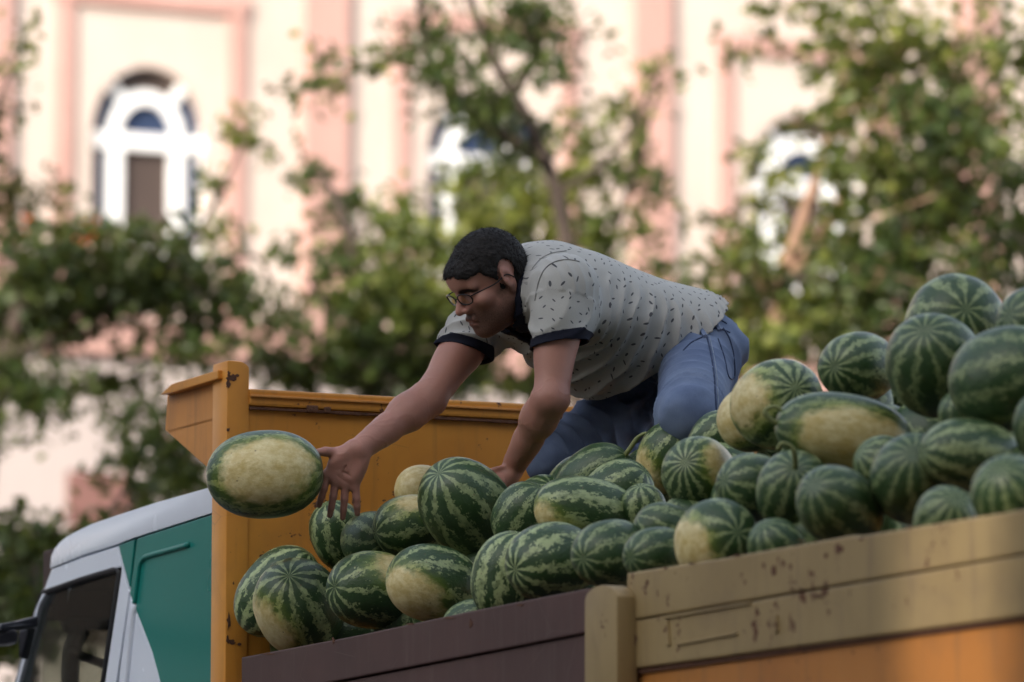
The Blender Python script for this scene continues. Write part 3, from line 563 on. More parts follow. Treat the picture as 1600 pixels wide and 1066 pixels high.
vo = g.n('TexVoronoi', Vector=qv, Scale=5.5); sp = g.f('MULTIPLY', g.ss(vo, .13, .05), g.ss(g.noise(qv, 2.5, 1), .44, .54)); rind = g.mix(g.f('MULTIPLY', sp, .75), rind, (.13, .075, .035))
scr = g.f('MULTIPLY', g.f('SUBTRACT', .5, g.f('MULTIPLY', core, .42)), g.ss(g.noise(g.v('MULTIPLY', qv, (1, 5, 3)), 5, 5, .75), .66, .72)); rind = g.mix(scr, rind, (.34, .31, .18))
dust = g.f('MULTIPLY', g.ss(g.noise(qv, 2.2, 5, .6), .35, .8), .07); rind = g.mix(dust, rind, (.30, .33, .30))
pole = g.ss(g.f('ABSOLUTE', sep.outputs[0]), .985, .999); rind = g.mix(g.f('MULTIPLY', pole, .8), rind, (.16, .13, .06))
g.bump(g.f('ADD', g.noise(qv, 14, 3), g.f('MULTIPLY', g.noise(qv, 3, 2), 1.0)), .13, .02)
RIND = g.done(rind, g.f('ADD', .27, g.f('MULTIPLY', g.noise(qv, 4, 3), .24)), .5)
STEM = plain('melon_stem', (.22, .25, .10), .7, .25, 40)
def melon_mesh(k):
    rng = np.random.default_rng(50+k); bm = BM(); bmesh.ops.create_uvsphere(bm, u_segments=40, v_segments=24, radius=1)
    ph = rng.uniform(0, 6.28, 4); nl = 9
    for v in bm.verts:
        x, y, z = v.co; X = z; Y, Z = x, y                      # poles on the x axis
        t = math.atan2(Z, Y); r = 1 + .018*math.sin(2*t+ph[0]) + .014*math.sin(3*t+ph[1])*math.sqrt(max(0, 1-X*X)) + .02*X*math.sin(t+ph[2]) + .006*math.sin(nl*t)*math.sqrt(max(0, 1-X*X))
        rad = math.hypot(Y, Z); sq = (1-abs(X)**2.3)**.5 if abs(X) < 1 else 0
        m = sq/rad if rad > 1e-6 else 1
        X2 = X*(1-.035*math.exp(-((rad/.16)**2)))
        v.co = (X2*(1+.01*math.sin(ph[3])), Y*m*r, Z*m*r)
    me = bpy.data.meshes.new('watermelon'); bmesh.ops.recalc_face_normals(bm, faces=bm.faces); bm.to_mesh(me); bm.free()
    me.polygons.foreach_set('use_smooth', [True]*len(me.polygons)); me.materials.append(RIND); return me
MM = [melon_mesh(k) for k in range(5)]
RGHT, UPV, TOCAM = CR, CU, -CF
MELONS = []
def melon(px, py, Y, b, r, ang, tau, label, spot=None, ssz=0, stripes=10, lw=.40, tone=.85, stem=0, group='watermelons heaped on the truck'):
    """b: half width in photo pixels, r: length over width, ang: where the visible end points in the picture (degrees, anticlockwise from right), tau: how far that end turns to the camera; spot = (right, up, towards camera)"""
    c = at(px, py, Y); bb = b*MPP*(c-CAM).length; aa = bb*r; a, t = R(ang), R(tau)
    ax = (RGHT*math.cos(a)+UPV*math.sin(a))*math.cos(t) + TOCAM*math.sin(t)
    q = ax.to_track_quat('X', 'Z'); k = len(MELONS); Mr = q.to_matrix() @ Matrix.Rotation(k*1.9, 3, 'X')
    o = link('watermelon', MM[k % 5]); o.matrix_world = Matrix.Translation(c) @ Mr.to_4x4() @ Matrix.Diagonal((aa, bb, bb, 1))
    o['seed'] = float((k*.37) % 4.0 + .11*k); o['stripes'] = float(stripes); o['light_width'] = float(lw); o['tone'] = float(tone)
    sv = Vector(spot).normalized() if spot else Vector((0, -1, -1)); w = RGHT*sv.x+UPV*sv.y+TOCAM*sv.z; l = Mr.transposed() @ w
    l = Vector((l.x*aa, l.y*bb, l.z*bb)).normalized() if False else Vector((l.x, l.y, l.z)).normalized()
    o['spot'] = [l.x, l.y, l.z]; o['spot_size'] = float(ssz if spot else -1.0)
    tag(o, label, 'watermelon', group)
    if stem:
        bs = BM(); e = c + ax*aa*.93; pts = [e, e+ax*.02+UPV*.008, e+ax*.035+UPV*.022+RGHT*.006*stem, e+ax*.035+UPV*.03+RGHT*.025*stem, e+ax*.03+UPV*.02+RGHT*.035*stem]
        tube(bs, catmull(pts, 4), [.0055]*8+[.004]*9, 6); s = obj('stem', bs, STEM, None, smooth=True); s.parent = o; s.matrix_parent_inverse = o.matrix_world.inverted()
    MELONS.append(o); return o
melon(414, 741, 11.44, 68, 1.37, 4, 3, 'watermelon in mid air with a big cream belly, just leaving the reaching hand', (.05, .12, 1), .38, 9, .35, .5, group='watermelons handled by the man')
melon(433, 924, 11.84, 56, 1.42, 50, 8, 'long boldly striped watermelon standing in the corner beside the orange post', stripes=10, lw=.46, tone=1.0)
melon(468, 950, 11.68, 70, 1.25, 104, 50, 'striped watermelon lowest at the front corner with a pale grey scuffed end', (-.75, -.55, .4), .28, 11, .40, .8)
melon(531, 838, 11.84, 45, 1.35, 112, 22, 'dark striped watermelon right under the fingers of the reaching hand', stripes=9, lw=.36, tone=.75)
melon(580, 845, 11.66, 46, 1.2, 4, 62, 'small end on watermelon squeezed right of the one under the fingers', stripes=10, lw=.36, tone=.55)
melon(640, 822, 11.58, 48, 1.25, 190, 25, 'watermelon with a white patch on top, tucked left of the big ribbed one', (.1, .8, .45), .16, 9, .32, .7)
melon(667, 770, 11.74, 43, 1.2, 160, 10, 'pale beige bellied watermelon peeping out behind the big ribbed one', (-.5, .3, .8), .75, 9, .3, .4)
melon(731, 795, 11.42, 71, 1.33, 128, 38, 'big ribbed watermelon under the hand the man leans on', stripes=11, lw=.40, tone=.62)
melon(584, 923, 11.46, 62, 1.28, 172, 38, 'dark green watermelon between the scuffed one and the pink bellied one', (.55, .62, .45), .16, 9, .30, .75)
melon(677, 912, 11.22, 60, 1.3, 166, 26, 'watermelon with a pinkish cream belly and dark scar lying on the maroon board', (-.52, -.42, .74), .34, 9, .36, .75)
melon(795, 902, 10.92, 59, 1.25, 78, 12, 'upright watermelon with broad white stripes behind the maroon board', stripes=10, lw=.46, tone=1.0)
melon(862, 878, 10.68, 63, 1.22, 190, 40, 'watermelon with a white star of rays facing left above the maroon board', stripes=9, lw=.38, tone=.95)
melon(955, 866, 10.40, 55, 1.25, 186, 48, 'dark watermelon directly above the rounded khaki stake', stripes=9, lw=.32, tone=.6)
melon(1026, 868, 10.20, 46, 1.25, 180, 42, 'small dark watermelon at the left end of the khaki board', stripes=9, lw=.30, tone=.55)
melon(1045, 836, 10.42, 46, 1.3, 150, 10, 'dark green watermelon whose back shows above the small one at the board end', stripes=9, lw=.3, tone=.6)
melon(1120, 846, 9.98, 65, 1.15, 30, 62, 'watermelon with a cream left cheek resting on the khaki board', (-.86, -.22, .42), .34, 8, .34, .65)
melon(1215, 860, 9.82, 45, 1.2, 120, 30, 'smallest sliver of watermelon low on the khaki board', stripes=9, lw=.32, tone=.5)
melon(1312, 793, 9.62, 62, 1.32, 140, 44, 'dark ribbed watermelon at the middle of the khaki board, ridges meeting at its upper left', stripes=10, lw=.30, tone=.45)
melon(1241, 768, 9.95, 60, 1.2, 93, 56, 'pale ribbed end on watermelon behind the dark ribbed one', stripes=12, lw=.38, tone=.5, stem=-1)
melon(1180, 763, 10.12, 53, 1.3, 165, 38, 'watermelon with brown stem scar right of the cream banded one', stripes=9, lw=.34, tone=.6)
melon(1093, 742, 10.72, 58, 1.2, 140, 62, 'finely striped watermelon with a wide cream band down its right side', (.85, .25, .42), .34, 14, .42, .65)
melon(1045, 716, 11.28, 50, 1.2, 70, 30, 'watermelon with mottled skin and a cream lower left edge below the man\'s knee', (-.8, -.55, .3), .30, 9, .36, .7)
melon(1118, 692, 10.98, 43, 1.25, 60, 20, 'small watermelon lodged between the knee and the pale round one', stripes=9, lw=.34, tone=.75)
melon(1214, 631, 10.48, 70, 1.12, 45, 62, 'pale round watermelon with a star of ridges right of the man\'s jeans', (-.8, .1, .5), .22, 12, .54, .80)
melon(1180, 652, 10.62, 52, 1.2, 20, 20, 'buff bellied watermelon leaning out left behind the pale round one', (-.75, .1, .6), .45, 10, .40, .5)
melon(1318, 677, 10.02, 62, 1.78, 172, 8, 'long watermelon with a great buff belly and brown specks at the heap\'s middle', (.18, -.22, .95), .42, 9, .34, .5, stem=1)
melon(1341, 574, 10.34, 56, 1.3, 178, 55, 'watermelon on the heap with ridges fanning from its left end, seen against the trees', stripes=11, lw=.40, tone=.6)
melon(1460, 571, 9.92, 75, 1.22, 111, 50, 'large very dark watermelon standing below the topmost one', stripes=11, lw=.32, tone=.5)
melon(1491, 508, 10.12, 78, 1.14, 65, 72, 'topmost watermelon of the heap with pale rays on dark green', stripes=9, lw=.36, tone=.6)
melon(1624, 512, 9.75, 62, 1.2, 160, 40, 'watermelon cut off by the right edge beside the topmost one', stripes=9, lw=.3, tone=.5)
melon(1574, 592, 9.55, 80, 1.2, 20, 35, 'big bluish green watermelon at the right edge of the heap', stripes=10, lw=.34, tone=.45)
melon(1502, 652, 9.78, 36, 1.2, 100, 20, 'little watermelon wedged in the dark hollow under the big bluish one', stripes=9, lw=.34, tone=.55)
melon(1516, 712, 9.50, 58, 1.45, 174, 22, 'long watermelon with wide light stripes lying at the right of the heap', stripes=9, lw=.44, tone=.7)
melon(1428, 748, 9.58, 68, 1.18, 98, 58, 'dark watermelon standing on end left of the long light striped one', stripes=12, lw=.32, tone=.45)
melon(1388, 732, 9.84, 47, 1.25, 150, 20, 'pale banded watermelon showing between the buff bellied one and the dark upright one', stripes=11, lw=.46, tone=.65)
melon(1477, 813, 9.22, 49, 1.2, 70, 50, 'light green watermelon low behind the right end of the khaki board', stripes=11, lw=.5, tone=.55)
melon(1580, 776, 9.04, 60, 1.2, 120, 45, 'greyish green watermelon in the lower right corner over the khaki board', stripes=12, lw=.32, tone=.45)
melon(1636, 668, 9.32, 52, 1.2, 100, 30, 'dark blurred watermelon cut by the right edge at mid height', stripes=9, lw=.3, tone=.4)
melon(816, 806, 11.22, 47, 1.2, 60, 20, 'dark flecked watermelon just right of the big ribbed one', stripes=9, lw=.34, tone=.6)
melon(917, 800, 10.98, 55, 1.56, 170, 12, 'long blotchy watermelon with a yellow left end in front of the man\'s knee', (-.82, -.42, .4), .22, 8, .46, .75)
melon(964, 773, 11.12, 51, 1.22, 40, 20, 'watermelon with broken light blotches behind the long blotchy one', stripes=8, lw=.42, tone=.75)
melon(928, 752, 11.34, 53, 1.3, 40, 18, 'dark watermelon with a curly dried tendril against the man\'s thigh', stripes=10, lw=.26, tone=.45, stem=1)
melon(1006, 797, 10.96, 36, 1.2, 100, 25, 'small light streaked watermelon filling the gap left of the finely striped one', stripes=8, lw=.5, tone=.75)
melon(735, 975, 11.02, 38, 1.2, 20, 10, 'sliver of green watermelon behind the maroon board below the upright white striped one', stripes=9, lw=.4, tone=.6)
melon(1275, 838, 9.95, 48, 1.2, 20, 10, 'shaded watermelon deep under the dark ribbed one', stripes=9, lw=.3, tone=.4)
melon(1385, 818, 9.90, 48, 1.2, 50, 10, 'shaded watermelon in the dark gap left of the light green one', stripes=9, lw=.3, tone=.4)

LOWS = {0: 'shaded watermelon at the foot of the heap, showing right beside the scuffed one', 1: 'shaded watermelon low between the white topped one and the pink bellied one', 2: 'thin rim of shaded watermelon under the pink bellied one',
 5: 'tiny bit of shaded watermelon directly over the left edge of the stake', 6: 'shaded watermelon in the cleft between the big ribbed one and the upright one', 10: 'shaded watermelon under the cream banded one, above the cream cheeked one',
 12: 'tiny bit of shaded watermelon left of the brown stem scar', 15: 'shaded watermelon peeping over the khaki board in the dark gap', 18: 'shaded watermelon right against the right tip of the long buff bellied one', 19: 'shaded watermelon under the left tip of the long buff bellied one',
 20: 'sliver of watermelon between the very dark large one and the long buff bellied one', 21: 'shaded watermelon lying in the hollow below the large very dark one', 23: 'tiny bit of shaded watermelon at the right edge over the greyish one', 24: 'shaded watermelon below the buff bellied one that leans out left',
 25: 'shaded watermelon showing left of the tendrilled one at the thigh', 28: 'shaded watermelon behind the upper left end of the blotchy yellow ended one', 29: 'shaded watermelon at the back of the hollow under the large very dark one', 31: 'shaded watermelon under the mottled one below the knee', 32: 'sliver of watermelon at the foot of the orange corner post'}
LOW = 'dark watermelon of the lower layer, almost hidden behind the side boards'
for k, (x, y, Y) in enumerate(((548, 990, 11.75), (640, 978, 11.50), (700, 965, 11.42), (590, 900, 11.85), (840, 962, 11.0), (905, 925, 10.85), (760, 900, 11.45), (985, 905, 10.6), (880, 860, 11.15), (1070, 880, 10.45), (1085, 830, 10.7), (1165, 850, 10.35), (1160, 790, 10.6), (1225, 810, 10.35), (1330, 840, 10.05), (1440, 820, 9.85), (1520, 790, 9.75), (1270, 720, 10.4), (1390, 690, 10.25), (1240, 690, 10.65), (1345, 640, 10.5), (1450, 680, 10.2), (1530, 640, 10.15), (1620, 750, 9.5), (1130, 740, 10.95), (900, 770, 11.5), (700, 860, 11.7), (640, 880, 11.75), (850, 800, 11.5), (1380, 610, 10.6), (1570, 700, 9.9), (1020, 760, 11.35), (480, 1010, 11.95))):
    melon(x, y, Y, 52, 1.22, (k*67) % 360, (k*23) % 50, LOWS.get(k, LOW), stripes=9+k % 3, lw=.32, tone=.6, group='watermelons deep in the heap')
# ------------------------------------------------------------------ the man: signed distance fields turned into continuous skins
def A3(v): return np.array(v, dtype=np.float64)
class Field:
    def __init__(s, lo, hi, h):
        s.lo = np.array(lo, float); s.h = h; s.n = np.ceil((np.array(hi)-s.lo)/h).astype(int)+1
        s.f = np.full(s.n, .03, np.float32)
    def box(s, lo, hi, pad):
        i0 = np.clip(np.floor((np.minimum(lo, hi)-pad-s.lo)/s.h).astype(int), 0, s.n); i1 = np.clip(np.ceil((np.maximum(lo, hi)+pad-s.lo)/s.h).astype(int)+1, 0, s.n)
        sl = tuple(slice(a, b) for a, b in zip(i0, i1))
        g = [(s.lo[k]+s.h*np.arange(i0[k], i1[k])).astype(np.float32) for k in range(3)]
        return sl, g[0][:, None, None], g[1][None, :, None], g[2][None, None, :]
    def blend(s, sl, d, k, op):
        a = s.f[sl]; d = d.astype(np.float32)
        if op == 'u': h = np.clip(.5+.5*(d-a)/k, 0, 1); s.f[sl] = d*(1-h)+a*h - k*h*(1-h)
        else: h = np.clip(.5-.5*(a+d)/k, 0, 1); s.f[sl] = a*(1-h)+(-d)*h + k*h*(1-h)
    def cone(s, a, b, ra, rb, k=.012, op='u'):
        a, b = A3(a), A3(b); r = max(ra, rb)
        sl, X, Y, Z = s.box(np.minimum(a, b)-r, np.maximum(a, b)+r, k+.012)
        ab = b-a; L = max(ab@ab, 1e-9); t = np.clip(((X-a[0])*ab[0]+(Y-a[1])*ab[1]+(Z-a[2])*ab[2])/L, 0, 1)
        d = np.sqrt((X-a[0]-t*ab[0])**2+(Y-a[1]-t*ab[1])**2+(Z-a[2]-t*ab[2])**2) - (ra+t*(rb-ra)); s.blend(sl, d, k, op)
    def ell(s, c, r, M=None, k=.012, op='u'):
        c = A3(c); r = A3(r); M = np.eye(3) if M is None else np.array(M); rr = (np.abs(M.T)*r[:, None]).sum(0) if False else np.full(3, r.max())
        sl, X, Y, Z = s.box(c-rr, c+rr, k+.012)
        P = [(X-c[0])*M[0, i]+(Y-c[1])*M[1, i]+(Z-c[2])*M[2, i] for i in range(3)]
        k0 = np.sqrt(sum((P[i]/r[i])**2 for i in range(3))); k1 = np.sqrt(sum((P[i]/r[i]**2)**2 for i in range(3)))
        s.blend(sl, k0*(k0-1)/np.maximum(k1, 1e-6), k, op)
    def mesh(s, smooth=1):
        f = s.f; ng = f < 0
        c = np.zeros(np.array(ng.shape)-1, np.uint8)
        for i in (0, 1):
            for j in (0, 1):
                for k in (0, 1): c += ng[i:ng.shape[0]-1+i, j:ng.shape[1]-1+j, k:ng.shape[2]-1+k]
        I = np.argwhere((c > 0) & (c < 8)); idx = np.full(c.shape, -1, np.int32); idx[tuple(I.T)] = np.arange(len(I))
        acc = np.zeros((len(I), 3)); cnt = np.zeros(len(I)); cor = [(i, j, k) for i in (0, 1) for j in (0, 1) for k in (0, 1)]
        val = {q: f[I[:, 0]+q[0], I[:, 1]+q[1], I[:, 2]+q[2]].astype(float) for q in cor}
        for p in cor:
            for ax in range(3):
                if p[ax]: continue
                q = list(p); q[ax] = 1; q = tuple(q); a, b = val[p], val[q]; m = (a < 0) != (b < 0); t = np.where(m, a/np.where(a-b == 0, 1, a-b), 0)
                pos = np.tile(np.array(p, float), (len(I), 1)); pos[:, ax] = t; acc[m] += pos[m]; cnt[m] += 1
        V = s.lo + s.h*(I + acc/cnt[:, None]); Fs = []
        for ax in range(3):
            u, w = [(1, 2), (2, 0), (0, 1)][ax]
            A = [slice(1, -1)]*3; B = [slice(1, -1)]*3; A[ax] = slice(0, -1); B[ax] = slice(1, None)
            a, b = ng[tuple(A)], ng[tuple(B)]; E = np.argwhere(a != b); st = a[tuple(E.T)]
            base = E + 1; base[:, ax] -= 1
            def g_(du, dw): q = base.copy(); q[:, u] += du; q[:, w] += dw; return idx[tuple(q.T)]
            Q = np.stack([g_(-1, -1), g_(0, -1), g_(0, 0), g_(-1, 0)], 1); Q[~st] = Q[~st][:, ::-1]; Fs.append(Q)
        F = np.concatenate(Fs); F = F[(F >= 0).all(1)]
        for _ in range(smooth): V = relax(V, F)
        return V, F
def relax(V, F, lam=.5):
    S = np.zeros_like(V); n = np.zeros(len(V))
    for i in range(4):
        for j in ((i+1) % 4, (i-1) % 4): np.add.at(S, F[:, i], V[F[:, j]]); np.add.at(n, F[:, i], 1)
    return V*(1-lam) + lam*S/np.maximum(n, 1)[:, None]
def vnormals(V, F):
    fn = np.cross(V[F[:, 2]]-V[F[:, 0]], V[F[:, 3]]-V[F[:, 1]]); N = np.zeros_like(V)
    for i in range(4): np.add.at(N, F[:, i], fn)
    return N/np.maximum(np.linalg.norm(N, axis=1), 1e-12)[:, None]
_tab = np.random.default_rng(3).random(4096)
def vnoise(P):
    i = np.floor(P).astype(np.int64); f = P-i; f = f*f*(3-2*f); out = 0
    for dx in (0, 1):
        for dy in (0, 1):
            for dz in (0, 1):
                hsh = ((i[:, 0]+dx)*73856093 ^ (i[:, 1]+dy)*19349663 ^ (i[:, 2]+dz)*83492791) & 4095
                out = out + _tab[hsh]*(f[:, 0] if dx else 1-f[:, 0])*(f[:, 1] if dy else 1-f[:, 1])*(f[:, 2] if dz else 1-f[:, 2])
    return out
def sstep(x, a, b): t = np.clip((x-a)/(b-a), 0, 1); return t*t*(3-2*t)
def fattr(me, name, arr, vec=False):
    a = me.attributes.new(name, 'FLOAT_VECTOR' if vec else 'FLOAT', 'POINT'); a.data.foreach_set('vector' if vec else 'value', np.ascontiguousarray(arr, dtype=np.float32).ravel())
def segdist(P, a, b):
    a, b = A3(a), A3(b); ab = b-a; t = np.clip(((P-a)@ab)/(ab@ab), 0, 1); return np.linalg.norm(P-a-t[:, None]*ab, axis=1), t

# joints, from where the photograph shows them and how far each stands from the camera
SN, SF = at(882, 450, 11.48), at(764, 492, 11.80)              # near (left) and far (right) shoulder
EN, WN = at(860, 622, 11.43), at(802, 730, 11.60)
EF, WF = at(670, 622, 11.62), at(560, 703, 11.50)
NB = at(822, 442, 11.64)                                        # base of the neck
PC = at(1078, 548, 11.90)                                       # pelvis
HN, HF = at(1092, 566, 11.80), at(1058, 576, 12.00)
KN, KF = at(1078, 650, 11.24), at(866, 720, 11.84)
AN, AF = at(1120, 800, 11.55), at(1050, 725, 12.12)             # ankles, hidden among the melons
HC = at(763, 436, 11.55)                                        # middle of the skull
ax = (NB-PC).normalized(); lat = (SN-SF); lat = (lat - ax*lat.dot(ax)).normalized(); frt = lat.cross(ax); frt = frt if frt.z < 0 else -frt
TM = np.array([lat, ax, frt]).T                                 # torso frame: columns lateral, upward along the spine, belly
ha, hp, hr = R(27), R(31), R(-6)
hF = Vector((-math.cos(ha)*math.cos(hp), -math.sin(ha)*math.cos(hp), -math.sin(hp))); hL = Vector((math.sin(ha), -math.cos(ha), 0)); hU = hL.cross(hF); hU = hU if hU.z > 0 else -hU
hL, hU = hL*math.cos(hr)+hU*math.sin(hr), hU*math.cos(hr)-hL*math.sin(hr)
HM = np.array([hL, hF, hU]).T                                   # head frame: columns left, forward, up
HS = .88                                                        # head scale
def H(x, y, z): return HC + (hL*x + hF*y + hU*z)*HS
class Scaled:
    def __init__(s, S): s.S = S
    def ell(s, c, r, M=None, k=.012, op='u'): s.S.ell(c, [q*HS for q in r], M, k*HS, op)
    def cone(s, a, b, ra, rb, k=.012, op='u'): s.S.cone(a, b, ra*HS, rb*HS, k*HS, op)

LO, HI = A3(at(490, 830, 11.2)), A3(at(1180, 340, 12.3))
lo3 = np.array([LO[0], 11.1, min(LO[2], HI[2])-.02]); hi3 = np.array([HI[0], 12.2, max(LO[2], HI[2])+.02])
S = Field([at(478, 0, 11.5).x, 11.25, at(0, 815, 11.5).z], [at(1175, 0, 12).x, 12.25, at(0, 335, 11.6).z], .003)
def head(S):
    S.ell(H(0, -.012, .028), (.078, .099, .092), HM, .02)
    S.ell(H(0, .030, -.040), (.060, .066, .090), HM, .02)
    for sg in (-1, 1):
        S.cone(H(sg*.056, -.005, -.058), H(sg*.012, .066, -.104), .018, .021, .03)
        S.ell(H(sg*.046, .060, -.030), (.022, .024, .020), HM, .016)                 # cheekbone
        S.cone(H(sg*.012, .090, .016), H(sg*.046, .076, .014), .010, .009, .014)     # brow
    S.cone(H(-.02, .07, .045), H(.02, .07, .045), .03, .03, .03)
    for sg in (-1, 1): S.ell(H(sg*.033, .098, -.003), (.019, .016, .013), HM, .012, 's')
    for sg in (-1, 1): S.ell(H(sg*.033, .074, -.003), (.0145, .0145, .0125), HM, .004)
    S.cone(H(0, .088, .006), H(0, .116, -.036), .0085, .0115, .010)
    for sg in (-1, 1): S.ell(H(sg*.0135, .102, -.040), (.0085, .012, .0085), HM, .007)
    S.cone(H(-.015, .094, -.068), H(.015, .094, -.068), .0085, .0085, .009); S.cone(H(-.013, .091, -.081), H(.013, .091, -.081), .009, .009, .009)
    S.ell(H(0, .106, -.0745), (.017, .010, .0022), HM, .004, 's')
    for sg in (-1, 1): S.cone(H(sg*.012, .103, -.0755), H(sg*.023, .092, -.083), .002, .003, .005, 's')
    S.ell(H(0, .072, -.108), (.022, .018, .018), HM, .016)
    E = HM @ np.array(Matrix.Rotation(R(-12), 3, 'X'))
    for sg in (-1, 1):
        Ew = E @ np.array(Matrix.Rotation(sg*R(-22), 3, 'Z'))
        S.ell(H(sg*.080, -.012, -.006), (.008, .020, .034), Ew, .006); S.ell(H(sg*.078, -.010, -.036), (.007, .010, .012), Ew, .006)
        S.ell(H(sg*.090, -.007, -.003), (.007, .0125, .022), Ew, .004, 's')
        S.ell(H(sg*.083, -.004, -.010), (.006, .005, .008), Ew, .004)
    S.cone(H(0, -.035, -.055), NB, .062, .072, .03); S.cone(H(0, .015, -.075), NB + frt*.03, .050, .062, .03)
head(Scaled(S))
# arms
def arm(S, s, e, w, back):
    m = s.lerp(e, .45); S.cone(s, m, .052, .045, .02); S.cone(m, e, .045, .039, .02)
    S.ell(s.lerp(e, .55)+back*-.008, (.042, .042, .075), np.array(((e-s).normalized().to_track_quat('Z', 'Y')).to_matrix()), .02)
    f1 = e.lerp(w, .3); S.cone(e, f1, .035, .039, .02); S.cone(f1, w, .039, .0225, .02)
    S.cone(e + back*.012, e.lerp(w, .2)+back*.006, .030, .032, .015)
    S.cone(e.lerp(w, .6), w, .032, .023, .015)
arm(S, SN, EN, WN, (RGHT*.9+UPV*.1)); arm(S, SF, EF, WF, (RGHT*.5-UPV*.8))
# torso core and legs under the clothes
S.ell(PC.lerp(NB, .70), (.15, .20, .095), TM, .03); S.ell(PC.lerp(NB, .32), (.14, .20, .10), TM, .03); S.cone(SN, SF, .05, .05, .03); S.ell(PC, (.14, .10, .09), TM, .03)
for h, k, a in ((HN, KN, AN), (HF, KF, AF)): S.cone(h, k, .066, .048, .02); S.cone(k, a, .045, .035, .02)
# hands
def finger(S, base, d0, bend, n, lens, r0, r1):
    p = Vector(base); d = Vector(d0).normalized(); rr = [r0+(r1-r0)*i/3 for i in range(4)]
    for i, L in enumerate(lens):
        q = p + d*L; S.cone(p, q, rr[i], rr[i+1], .003); p = q
        axis = Vector(n).cross(d).normalized(); d = (Matrix.Rotation(bend[i], 3, axis) @ d).normalized()
    return p
def hand(S, w, d, n, th, curls, spread, fl=1.0, thumb=(.5, .2), r=1.0, pl=.094):
    """w wrist, d towards the knuckles, n out of the palm, th towards the thumb side; curls per finger towards the palm"""
    d, n = d.normalized(), n.normalized(); th = (th - d*th.dot(d)).normalized()
    k = [w + d*pl*q + th*o for q, o in ((.97, .034), (1.0, .011), (.96, -.012), (.89, -.034))]
    for i, kk in enumerate(k): S.cone(w + th*(.014-.009*i) + d*.006, kk, .0175*r, .0115*r, .012)
    S.ell(w + d*pl*.55, (.036, .045, .0135), np.array([th, d, n]).T, .012)
    S.ell(w + d*.036 + th*.026 + n*.006, (.016, .032, .016), np.array([(th-d*.5).normalized(), (d+th*.5).normalized(), n]).T, .012)   # ball of the thumb
    S.ell(w + d*.040 - th*.024 + n*.005, (.013, .034, .013), np.array([th, d, n]).T, .010)
    ls = [(.040, .025, .020), (.044, .028, .021), (.041, .026, .021), (.033, .020, .018)]
    tips = []
    for i in range(4):
        dd = d + th*spread[i]; tips.append(finger(S, k[i]-d*.006, dd, curls[i], n, [l*fl for l in ls[i]], .0098*r, .0068*r))
    tb = w + d*.030 + th*.036; td = (th*thumb[0] + d*(1-thumb[0]) + n*thumb[1]).normalized()
    S.cone(w + d*.012 + th*.018, tb, .016*r, .0135*r, .010); S.cone(tb, tb+td*.034, .0135*r, .0105*r, .006); S.cone(tb+td*.034, tb+td*.034+(td+d*.25).normalized()*.028, .0105*r, .0075*r, .004)
# far (right) hand: open, palm to the camera, fingers hanging beside the thrown melon
dF = (-RGHT*.50 - UPV*.86 + TOCAM*.05); nF = (TOCAM + RGHT*.25 + UPV*.10)
dF = dF.normalized(); nF = (nF - dF*nF.dot(dF)).normalized(); tF = (-RGHT*.86+UPV*.5)
hand(S, WF, dF, nF, tF, [(R(14), R(10), R(8)), (R(10), R(10), R(8)), (R(8), R(8), R(8)), (R(6), R(8), R(6))], [-.30, -.40, -.50, -.70], .92, (.72, .45), 1.0, .088)
# near (left) hand: pressed on the back of the big melon, fingers lying over it
dN = (-RGHT*.80 - UPV*.42 + TOCAM*-.12).normalized(); nN = (-UPV*.75 + TOCAM*.35 - RGHT*.1); nN = (nN - dN*nN.dot(dN)).normalized(); tN = TOCAM*1 - UPV*.2
hand(S, WN + Vector((0, 0, -.012)), dN, nN, tN, [(R(4), R(12), R(12)), (R(2), R(12), R(14)), (R(0), R(14), R(14)), (R(0), R(14), R(14))], [.15, .02, -.10, -.28], .95, (.55, .3), 1.05, .07)
S.cone(EN+CF*-.01+RGHT*.012, EN.lerp(SN, .3)+RGHT*.006, .012, .02, .02); S.ell(EN.lerp(WN, .18)+UPV*.0-RGHT*.018, (.022, .022, .05), np.array(((WN-EN).normalized().to_track_quat('Z', 'Y')).to_matrix()), .02)
S.ell(EF.lerp(WF, .22)-RGHT*.012+UPV*.012, (.024, .024, .06), np.array(((WF-EF).normalized().to_track_quat('Z', 'Y')).to_matrix()), .02)
for q0, q1, rr_ in ((WF+dF*.012-tF*-.018+nF*.016, WF+dF*.07-tF*-.002+nF*.016, .0016), (WF+dF*.062+tF*.03+nF*.013, WF+dF*.060-tF*.012+nF*.015, .0016), (WF+dF*.075+tF*.012+nF*.013, WF+dF*.078-tF*.03+nF*.014, .0016)): S.cone(q0, q1, rr_*.7, rr_*.7, .004, 's')
V, F = S.mesh(1); N_ = vnormals(V, F)
vein = np.abs(vnoise(V*np.array((34, 34, 30)))-.5); farm = np.minimum(segdist(V, EN, WN)[0], segdist(V, EF, WF)[0]); V = V + N_*(((1-sstep(vein, .0, .05))*.0009*(1-sstep(farm, .05, .06))) + (vnoise(V*55)-.5)*.0012*(1-sstep(farm, .06, .08)))[:, None]
g = G('skin'); p = g.obj()
stub = g.attr('stubble'); lip = g.attr('lip'); brow = g.attr('brow'); red = g.attr('flush')
n = g.noise(p, 14, 4, .6); col = g.mix(n, (.29, .140, .105), (.42, .212, .160)); col = g.mix(g.f('MULTIPLY', red, .55), col, (.45, .215, .175))
hairn = g.noise(g.v('MULTIPLY', p, (1, 1, .5)), 420, 2); col = g.mix(g.f('MULTIPLY', stub, g.f('ADD', .35, g.f('MULTIPLY', hairn, .75))), col, (.035, .022, .017))
col = g.mix(g.f('MULTIPLY', lip, .3), col, (.24, .085, .07)); col = g.mix(brow, col, (.012, .009, .008))
